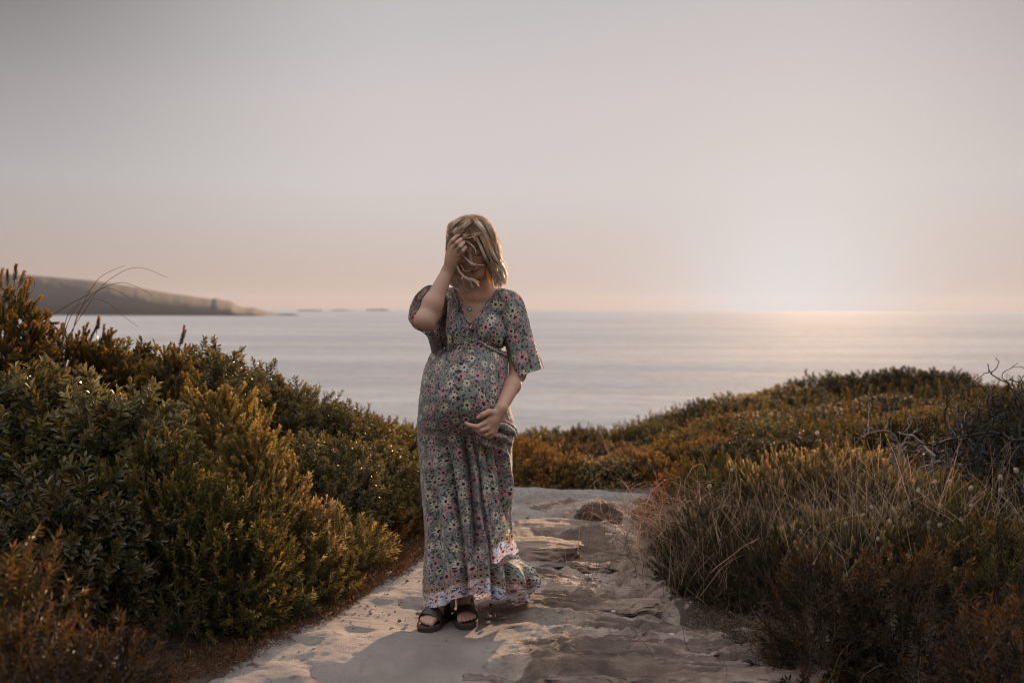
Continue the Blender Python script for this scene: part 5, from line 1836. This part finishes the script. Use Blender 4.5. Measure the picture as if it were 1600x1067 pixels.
G_ = [  # (points, strands, spread px start / mid / end, tone: 0 dark .. 1 light, bend of the wave)
    ([(455, 112), (560, 80), (640, 150), (705, 245), (765, 370), (805, 500), (850, 600), (880, 645)], 130, (5, 2.2, 1.6), .75, 0),
    ([(455, 115), (600, 120), (690, 260), (740, 400), (770, 520), (800, 600), (830, 680), (890, 740), (925, 830), (915, 950)], 150, (5, 2.5, 2.2), .7, 0),
    ([(455, 150), (560, 210), (650, 330), (700, 460), (740, 560), (790, 650), (850, 740), (900, 850), (905, 960)], 170, (4, 3, 3), .8, 0),
    ([(480, 190), (570, 270), (640, 390), (685, 490), (725, 590), (775, 660), (825, 740), (850, 850), (860, 980)], 170, (4, 2.4, 3.5), .85, 0),
    ([(500, 320), (565, 420), (612, 520), (655, 620), (705, 680), (750, 700)], 60, (2, 1.3, 1.5), .8, 0),
    ([(485, 180), (540, 250), (600, 350), (650, 470), (695, 580), (745, 650), (800, 690)], 120, (4, 2.2, 2.5), .95, 0),
    ([(520, 230), (600, 300), (660, 420), (700, 520), (750, 600), (810, 650), (870, 650)], 90, (4, 2.5, 1.5), .9, 0),
    ([(670, 560), (700, 640), (730, 760), (790, 820), (820, 900), (800, 1000)], 130, (5, 4, 4), .45, 0),
    ([(680, 600), (710, 720), (740, 830), (780, 900), (770, 1000)], 120, (5, 4, 4), .35, 0),
    ([(690, 650), (760, 780), (840, 850), (900, 900), (920, 970)], 90, (4, 3, 3), .6, 0),
    # over the top of the head, from the crown forward to the parting
    ([(440, 60, 4.05), (380, 62, 4.0), (300, 100, 3.97), (220, 190, 3.96), (180, 300, 3.97)], 160, (5, 4, 4), .40, 0),
    ([(470, 55, 4.05), (530, 45, 4.0), (620, 90, 3.97), (700, 200, 3.96), (740, 330, 3.97)], 170, (5, 4, 4), .45, 0),
    ([(455, 58, 4.06), (450, 75, 3.99), (440, 110, 3.95), (400, 170, 3.925), (330, 230, 3.92), (260, 280, 3.925)], 170, (9, 6, 5), .35, 0),
    ([(460, 55, 4.06), (480, 75, 3.99), (510, 120, 3.95), (570, 200, 3.925), (640, 300, 3.93), (690, 400, 3.94)], 160, (8, 4, 3), .55, 0),
    ([(430, 50, 4.05), (340, 75, 3.99), (260, 150, 3.96), (200, 230, 3.95), (175, 330, 3.955)], 120, (6, 4, 3), .5, 0),
    ([(500, 45, 4.05), (600, 90, 3.99), (680, 190, 3.96), (740, 310, 3.96), (780, 430, 3.98)], 130, (6, 4, 3), .6, 0),
    # dark crown
    ([(450, 90), (400, 90), (330, 110), (260, 170), (210, 240), (180, 310)], 130, (3, 3, 3), .3, 0),
    ([(450, 120), (380, 130), (300, 160), (240, 220), (200, 290), (180, 370)], 150, (4, 3, 3), .45, 0),
    ([(450, 160), (380, 180), (310, 220), (260, 270), (220, 340)], 150, (5, 3, 3), .75, 0),
    ([(450, 200), (400, 240), (350, 270), (300, 300), (250, 340)], 130, (5, 4, 3), .35, 0),
    ([(455, 230), (430, 280), (400, 320), (350, 350)], 110, (4, 4, 3), .15, 0),
    ([(470, 240), (500, 300), (510, 350), (530, 390)], 110, (4, 4, 3), .15, 0),
    ([(400, 100), (330, 140), (290, 190), (270, 230), (340, 260), (380, 330)], 60, (3, 3, 3), .6, 0),
    ([(460, 90), (520, 60), (590, 90), (650, 170), (690, 260)], 110, (4, 3, 3), .35, 0),
    ([(440, 80), (390, 85), (330, 100), (250, 180), (190, 260), (165, 350), (160, 420)], 120, (2, 2, 2), .5, 0),
    ([(460, 130), (500, 110), (560, 120), (620, 190), (660, 270)], 110, (4, 3, 3), .5, 0),
    ([(455, 170), (470, 140), (520, 100), (560, 110), (600, 150)], 60, (2, 2, 2), .9, 0),
    # behind the raised hand and down
    ([(200, 280), (180, 400), (170, 520), (190, 640), (220, 760), (200, 860), (230, 960)], 130, (5, 4, 4), .4, 0),
    ([(220, 740), (200, 820), (195, 900), (250, 960), (330, 990)], 120, (4, 4, 4), .5, 0),
    ([(240, 700), (225, 800), (250, 900), (310, 960), (380, 1040)], 110, (3, 4, 3), .6, 0),
    ([(255, 680), (280, 760), (310, 850), (330, 930), (300, 1000)], 100, (4, 4, 5), .45, 0),
    # front lock blown forward
    ([(262, 690, 3.93), (300, 770, 3.93), (360, 830, 3.93), (430, 870, 3.93), (510, 900, 3.94), (560, 950, 3.95), (590, 990, 3.95)], 26, (2.4, 3.0, 2.6), 1.0, 0),
    ([(270, 700, 3.94), (320, 790, 3.94), (390, 870, 3.94), (450, 920, 3.95), (490, 1020, 3.96)], 26, (2.2, 2.8, 2.4), .85, 0),
    ([(280, 700, 3.93), (320, 790, 3.93), (380, 860, 3.93), (480, 870, 3.93), (540, 900, 3.94), (570, 960, 3.95)], 18, (1.5, 2.2, 2.0), .9, 0),
    # strands across the face
    ([(345, 570, 3.935), (400, 610, 3.92), (450, 650, 3.91), (520, 680, 3.91), (600, 690, 3.925), (655, 688, 3.94)], 9, (1.8, 1.6, 1.5), 1.0, 0),
    ([(385, 590, 3.93), (440, 660, 3.91), (520, 700, 3.905), (580, 725, 3.92)], 5, (.6, .7, .5), .9, 0),
    ([(345, 375, 3.92), (420, 400, 3.915), (470, 440, 3.91), (510, 490, 3.91), (527, 570, 3.915)], 9, (1.8, 1.3, 1.0), .85, 0),
    ([(370, 325, 3.915), (450, 305, 3.91), (560, 280, 3.92), (670, 296, 3.95)], 14, (.8, .8, .8), .9, 0),
    ([(390, 350, 3.915), (460, 335, 3.91), (560, 300, 3.92), (640, 330, 3.94)], 14, (1.0, 1.0, 1.0), .6, 0),
    ([(330, 690, 3.93), (370, 760, 3.92), (420, 770, 3.915), (480, 740, 3.92)], 5, (.6, .6, .5), .8, 0),
    # flyaways
    ([(450, 90), (540, 50), (660, 110), (740, 260), (800, 400), (850, 520)], 16, (6, 5, 6), .6, 0),
    ([(430, 90), (330, 80), (220, 170), (160, 290), (150, 400)], 14, (5, 4, 5), .6, 0),
    ([(800, 560), (860, 640), (920, 700), (960, 840)], 12, (5, 5, 6), .8, 0),
    ([(470, 70), (600, 80), (720, 230), (800, 420), (860, 620), (940, 760)], 22, (6, 6, 9), .7, 0),
    ([(700, 600), (780, 760), (860, 900), (900, 1020)], 26, (6, 7, 8), .7, 0),
    ([(230, 700), (240, 820), (300, 930), (400, 1010)], 22, (5, 6, 8), .7, 0),
]
rng = np.random.default_rng(17)
mb = MB()
dark_, mid_c, light_ = np.array([.22, .125, .075]), np.array([.90, .66, .46]), np.array([1.0, .92, .80])
for pts, ns, (s0, s1, s2), tone, _ in G_:
    q = z8([(x_ if x_ < 820 else 820 + (x_ - 820) * .75, (y_ if y_ > 140 else 62 + y_ * .557)) + tuple(r_) for x_, y_, *r_ in pts])
    q3 = np.array([(a_[0], a_[1], a_[2] if len(a_) > 2 else hair_depth(a_[0], a_[1])) for a_ in q])
    m_ = 26
    cen = catmull(q3, m_)
    tt = np.linspace(0, 1, m_)
    spr = np.interp(tt, [0, .5, 1], [s0, s1, s2])
    ns = int(ns * (1.9 if ns > 50 else 1.0))
    off = rng.normal(0, .55, (ns, 2))
    # strands gather in locks
    nl = max(4, ns // 16)
    lock = rng.normal(0, .6, (nl, 2))
    li = rng.integers(0, nl, ns)
    lk = np.interp(tt, [0, .35, 1], [.0, .65, .8])[None, :, None]
    o2 = off[:, None] * (1 - lk) + (lock[li] + off * .34)[:, None] * lk
    lph = rng.uniform(0, 6.28, nl)[li]
    wav = np.sin(tt[None] * 8 + lph[:, None] + rng.normal(0, .25, (ns, 1))) * np.interp(tt, [0, .4, 1], [0, .6, 1.7])[None] * rng.uniform(.6, 1.0, nl)[li][:, None]
    PX = cen[None, :, 0] + (o2[..., 0] + .45 * wav) * spr[None]
    PY = cen[None, :, 1] + (o2[..., 1] * .6 + .25 * wav) * spr[None]
    PD = cen[None, :, 2] - np.abs(rng.normal(0, .006, (ns, 1))) + rng.normal(0, .0045, (ns, 1)) + .004 * np.sin(tt[None] * 7 + lph[:, None] * 2)
    cut = (rng.uniform(.74, 1.0, nl)[li] * rng.uniform(.93, 1.0, ns)) if pts[-1][1] > 600 else rng.uniform(.85, 1.0, ns)
    W_ = atv(PX, PY, PD)
    out_ = np.empty_like(W_)
    for k_ in range(3):
        for i_ in range(ns):
            out_[i_, :, k_] = np.interp(tt * cut[i_], tt, W_[i_, :, k_])
    rad = (np.interp(tt, [0, .7, 1], [.00070, .00062, .00020])[None] * rng.uniform(.7, 1.3, (ns, 1)))
    V, Ff = tubes(out_, rad, 3)
    tv = np.clip(tone + .18 + rng.normal(0, .34, nl)[li] + rng.normal(0, .2, ns), 0, 1)[:, None]
    root_ = 1.0 if len(pts[0]) > 2 and pts[0][2] < 3.96 or pts[0][1] > 500 else None
    tg = np.ones(m_) if root_ else .30 + .70 * sst(tt, .05, .55)          # darker regrowth near the parting
    tv = (tv * tg[None])[..., None]
    base = np.where(tv < .5, dark_ + (mid_c - dark_) * tv * 2, mid_c + (light_ - mid_c) * (tv * 2 - 1))
    mb.add(V, Ff, col=np.repeat(base.reshape(-1, 3), 3, 0))
# back of the head, seen between the locks
n = 900
az = rng.uniform(0, 2 * np.pi, n)
sx_ = np.sin(az)
top = HO + np.array([0, .02, 0])
m_ = 16
tt = np.linspace(0, 1, m_)[None]
rx = .086 + .004 * rng.normal(size=(n, 1))
backness = np.clip(np.sin(az), -1, 1)[:, None]
ang = tt * 1.9
X_ = top[0] + np.cos(az)[:, None] * rx * np.sin(np.minimum(ang, 1.57)) * (1 + .10 * np.maximum(tt - .6, 0))
Y_ = top[1] + backness * (.100 * np.sin(np.minimum(ang, 1.57))) + .015
Z_ = top[2] + .108 * np.cos(np.minimum(ang, 1.57)) - np.maximum(ang - 1.57, 0) * .36 * rng.uniform(.75, 1.1, (n, 1))
keepb = np.sin(az) > -.05
Q = np.stack([X_, Y_, Z_], -1)[keepb]
Q += .003 * np.sin(tt[..., None] * 14 + rng.uniform(0, 6, (len(Q), 1, 1)))
V, Ff = tubes(Q, np.full((len(Q), m_), .0016), 3)
mb.add(V, Ff, col=np.repeat(mid_c[None] * rng.uniform(.4, 1.1, (len(Q), 1)), m_ * 3, 0))
# scalp cap: the dark roots
U_, V_ = np.meshgrid(np.linspace(0, 2 * np.pi, 48, endpoint=False), np.linspace(0, np.pi, 30))
Sp = np.stack([np.sin(V_) * np.cos(U_), np.cos(V_), np.sin(V_) * np.sin(U_)], -1).reshape(-1, 3)
loc = np.array([0, .032, -.022]) + Sp * [.071, .078, .091]
keepv = (loc[:, 2] < .035) | (loc[:, 1] > .070 + .35 * np.maximum(loc[:, 2] - .06, 0))
fq = grid_faces(48, 30, True)
fq = fq[keepv[fq].all(1)]
mb.add(HO + loc @ HB, fq, col=(.20, .145, .10))
mb.build('hair', HAIRM, PERSON)

# ------------------------------------------------------------------ jewellery
GOLD, g = new_mat('worn gold')
finish(g, principled(g, (.55, .30, .12), .35, Metallic=1.0))
mb = MB()
ch = [(716, 447), (722, 462), (728, 474), (733, 480)]
ch2 = [(762, 450), (752, 463), (741, 475), (734, 480)]
for cc_ in (ch, ch2):
    Pq = catmull([at(x_, y_, Y_) for (x_, y_), Y_ in zip(cc_, (4.07, 4.045, 4.025, 4.012))], 40)
    V, Ff = tubes(Pq[None], np.full((1, 40), .0009), 5)
    mb.add(V, Ff)
ch3 = [(716, 447), (714, 455), (722, 470)]
NECK = mb.build('necklace', GOLD, PERSON)
m, g = new_mat('pendant glass')
finish(g, principled(g, (.30, .42, .45), .15))
mb = MB()
V, Ff = blob(3, 2, .0062, .004, .0062, 0, 1, amp2=0)
mb.add(V + at(733.8, 483, 4.006), Ff)
pd = mb.build('pendant', m, NECK)
th_ = np.linspace(0, 2 * np.pi, 30)
c0 = at(733.8, 483, 4.004)
Pq = c0 + np.stack([np.cos(th_) * .0085, 0 * th_, np.sin(th_) * .0085], -1)
V, Ff = tubes(Pq[None], np.full((1, 30), .0022), 6)
mb = MB()
mb.add(V, Ff, col=(.12, .09, .07))
mb.build('pendant_rim', WOOD, NECK)
EARM, g = new_mat('amber feather earring')
p = principled(g, (.75, .30, .10), .4)
tr = g.n('ShaderNodeBsdfTranslucent')
tr.inputs[0].default_value = (1.0, .42, .14, 1)
mx = g.n('ShaderNodeMixShader')
mx.inputs[0].default_value = .6
g.link(p, mx.inputs[1])
g.link(tr.outputs[0], mx.inputs[2])
finish(g, mx.outputs[0])
for pts, wd, Y in (([(760.5, 419), (761.5, 426), (764, 434), (767, 441), (769.5, 448)], .008, 4.0), ([(714.5, 431), (714, 434), (714.5, 437.5)], .004, 3.985)):
    Pq = catmull([at(x_, y_, Y) for x_, y_ in pts], 24)
    w2 = wd * np.sin(np.linspace(.15, np.pi - .1, 24))
    side = np.array([.93, -.25, .25])
    rim = np.concatenate([Pq - side * w2[:, None], (Pq + side * w2[:, None])[::-1]])
    mb = MB()
    V, Ff = tubes(np.concatenate([rim, rim[:1]])[None], np.full((1, 49), .0012), 5)
    mb.add(V, Ff)
    cols_ = np.stack([Pq - side * w2[:, None], Pq + [0, .001, 0], Pq + side * w2[:, None]], 1).reshape(-1, 3)
    mb.add(cols_, grid_faces(3, 24))
    mb.build('earring', EARM, PERSON)

# ------------------------------------------------------------------ sandals
LEATH, g = new_mat('black strap leather')
oc = g.n('ShaderNodeTexCoord').outputs['Object']
finish(g, principled(g, (.016, .013, .012), .42, bump(g, g.noise(oc, 300, 3), .2, .002)))
SOLE, g = new_mat('brown cork sole')
oc = g.n('ShaderNodeTexCoord').outputs['Object']
finish(g, principled(g, g.mix(g.noise(oc, 160, 4), (.022, .015, .011), (.050, .034, .025)), .85))
BUCK, g = new_mat('buckle metal')
finish(g, principled(g, (.75, .55, .38), .25, Metallic=1.0))
for o, fd, sd in FEET:
    up = np.array([0, 0, 1.0])
    # outline of the sole: (f, inner half width, outer half width)
    f_ = np.array([-.022, -.018, -.008, .015, .05, .09, .13, .165, .195, .220, .237, .246, .249])
    wi = np.array([.000, .016, .026, .032, .033, .031, .037, .046, .047, .041, .029, .014, .000])
    wo = np.array([.000, .016, .026, .033, .037, .040, .045, .048, .045, .035, .022, .010, .000])
    n = 60
    ff = np.interp(np.linspace(0, 1, n), np.linspace(0, 1, 13), f_)
    # sample the outline with smooth ends
    a1 = catmull(np.stack([f_, wi, 0 * f_], -1), n)
    a2 = catmull(np.stack([f_, -wo, 0 * f_], -1), n)[::-1]
    out = np.concatenate([a1, a2[1:-1]])
    prof = [(.0, .94), (.002, .985), (.008, .97), (.016, 1.0), (.022, 1.01), (.0255, .995), (.026, .94), (.0222, .90)]
    cf = np.array([.115, 0, 0])
    Vs = []
    for z_, s_ in prof:
        q = (out - cf) * s_ + cf
        Vs.append(o + q[:, :1] * fd + q[:, 1:2] * sd + up * (z_ + .001))
    nn_ = len(out)
    mb = MB()
    mb.add(np.concatenate(Vs), grid_faces(nn_, len(prof), True))
    # footbed and underside
    half = n
    for row, flip in ((len(prof) - 1, 0), (0, 1)):
        b0 = row * nn_
        fcs = []
        for i in range(1, n - 1):
            j = nn_ - i
            j2 = nn_ - i - 1 if i + 1 < n - 1 else n - 1
            fcs.append([b0 + i, b0 + i + 1, b0 + (j2 if i + 1 < n - 1 else n - 1), b0 + j] if i + 1 < n - 1 else [b0 + i, b0 + n - 1, b0 + j, b0 + j])
        fcs = np.array([q for q in fcs if len(set(q)) == 4])
        mb.f.append(fcs if not flip else fcs[:, ::-1])
    SAN = mb.build('sandal', SOLE, PERSON)
    for fc, wid, hh in ((.080, .036, .083), (.160, .040, .050)):
        mb = MB()
        na, nw = 40, 9
        aa = np.linspace(-.12, np.pi + .12, na)[None]
        ww = np.linspace(-.5, .5, nw)[:, None]
        hw_i = np.interp(fc + ww * wid, f_, wi) + .001
        hw_o = np.interp(fc + ww * wid, f_, wo) + .001
        cs = np.cos(aa)
        sc_ = np.where(cs > 0, hw_i, hw_o) * np.sign(cs) * np.abs(cs) ** .75
        hz = (hh - .42 * (ww * wid)) * np.maximum(np.sin(aa), -.35) ** 1 if False else (hh - .50 * (ww * wid)) * np.sign(np.sin(aa)) * np.abs(np.sin(aa)) ** .62
        hz = np.maximum(hz, -.010)
        G = o + (fc + ww * wid + .010 * np.sin(aa))[..., None] * fd + sc_[..., None] * sd + (hz + .021)[..., None] * up
        mb.add(G.reshape(-1, 3), grid_faces(na, nw))
        st_ = mb.build('strap', LEATH, SAN)
        md = st_.modifiers.new('thickness', 'SOLIDIFY')
        md.thickness = .0035
        md.offset = 1
        # buckle on the outer side
        ang_ = math.pi * .80
        bc_ = o + fd * (fc + .006) + sd * (-np.interp(fc, f_, wo) * abs(math.cos(ang_)) ** .75 - .003) + up * (.021 + hh * math.sin(ang_) ** .62 + .004)
        tdir = unit(sd * .62 + up * .78)
        hw2, hl2 = .011, .008
        loop = [bc_ + fd * hw2 * math.cos(x_) * 1.0 + tdir * hl2 * math.sin(x_) for x_ in np.linspace(0, 2 * np.pi, 17)]
        mb = MB()
        V, Ff = tubes(np.array(loop)[None], np.full((1, 17), .0016), 6)
        mb.add(V, Ff)
        V, Ff = tubes(np.array([[bc_ - tdir * hl2, bc_, bc_ + tdir * hl2]]), np.full((1, 3), .0011), 5)
        mb.add(V, Ff)
        mb.build('buckle', BUCK, SAN)
# ------------------------------------------------------------------ sea air
hz = MB()
x0, x1, y0, y1, z0, z1 = -15500, 15500, -400, 15500, -26, 190
v = np.array([(x, y, z) for z in (z0, z1) for y in (y0, y1) for x in (x0, x1)], float)
f = np.array([(0, 2, 3, 1), (4, 5, 7, 6), (0, 1, 5, 4), (2, 6, 7, 3), (0, 4, 6, 2), (1, 3, 7, 5)])
hz.add(v, f)
m = bpy.data.materials.new('sea haze')
m.use_nodes = True
m.node_tree.nodes.clear()
g = N(m.node_tree)
vol = g.n('ShaderNodeVolumePrincipled')
vol.inputs['Color'].default_value = (.62, .74, .92, 1)
vol.inputs['Density'].default_value = 1.8e-5
vol.inputs['Anisotropy'].default_value = 0.15
o_ = g.n('ShaderNodeOutputMaterial')
g.link(vol.outputs[0], o_.inputs['Volume'])
tag(hz.build('haze', m, smooth=False), 'thin warm evening haze over the sea', 'haze', kind='stuff')
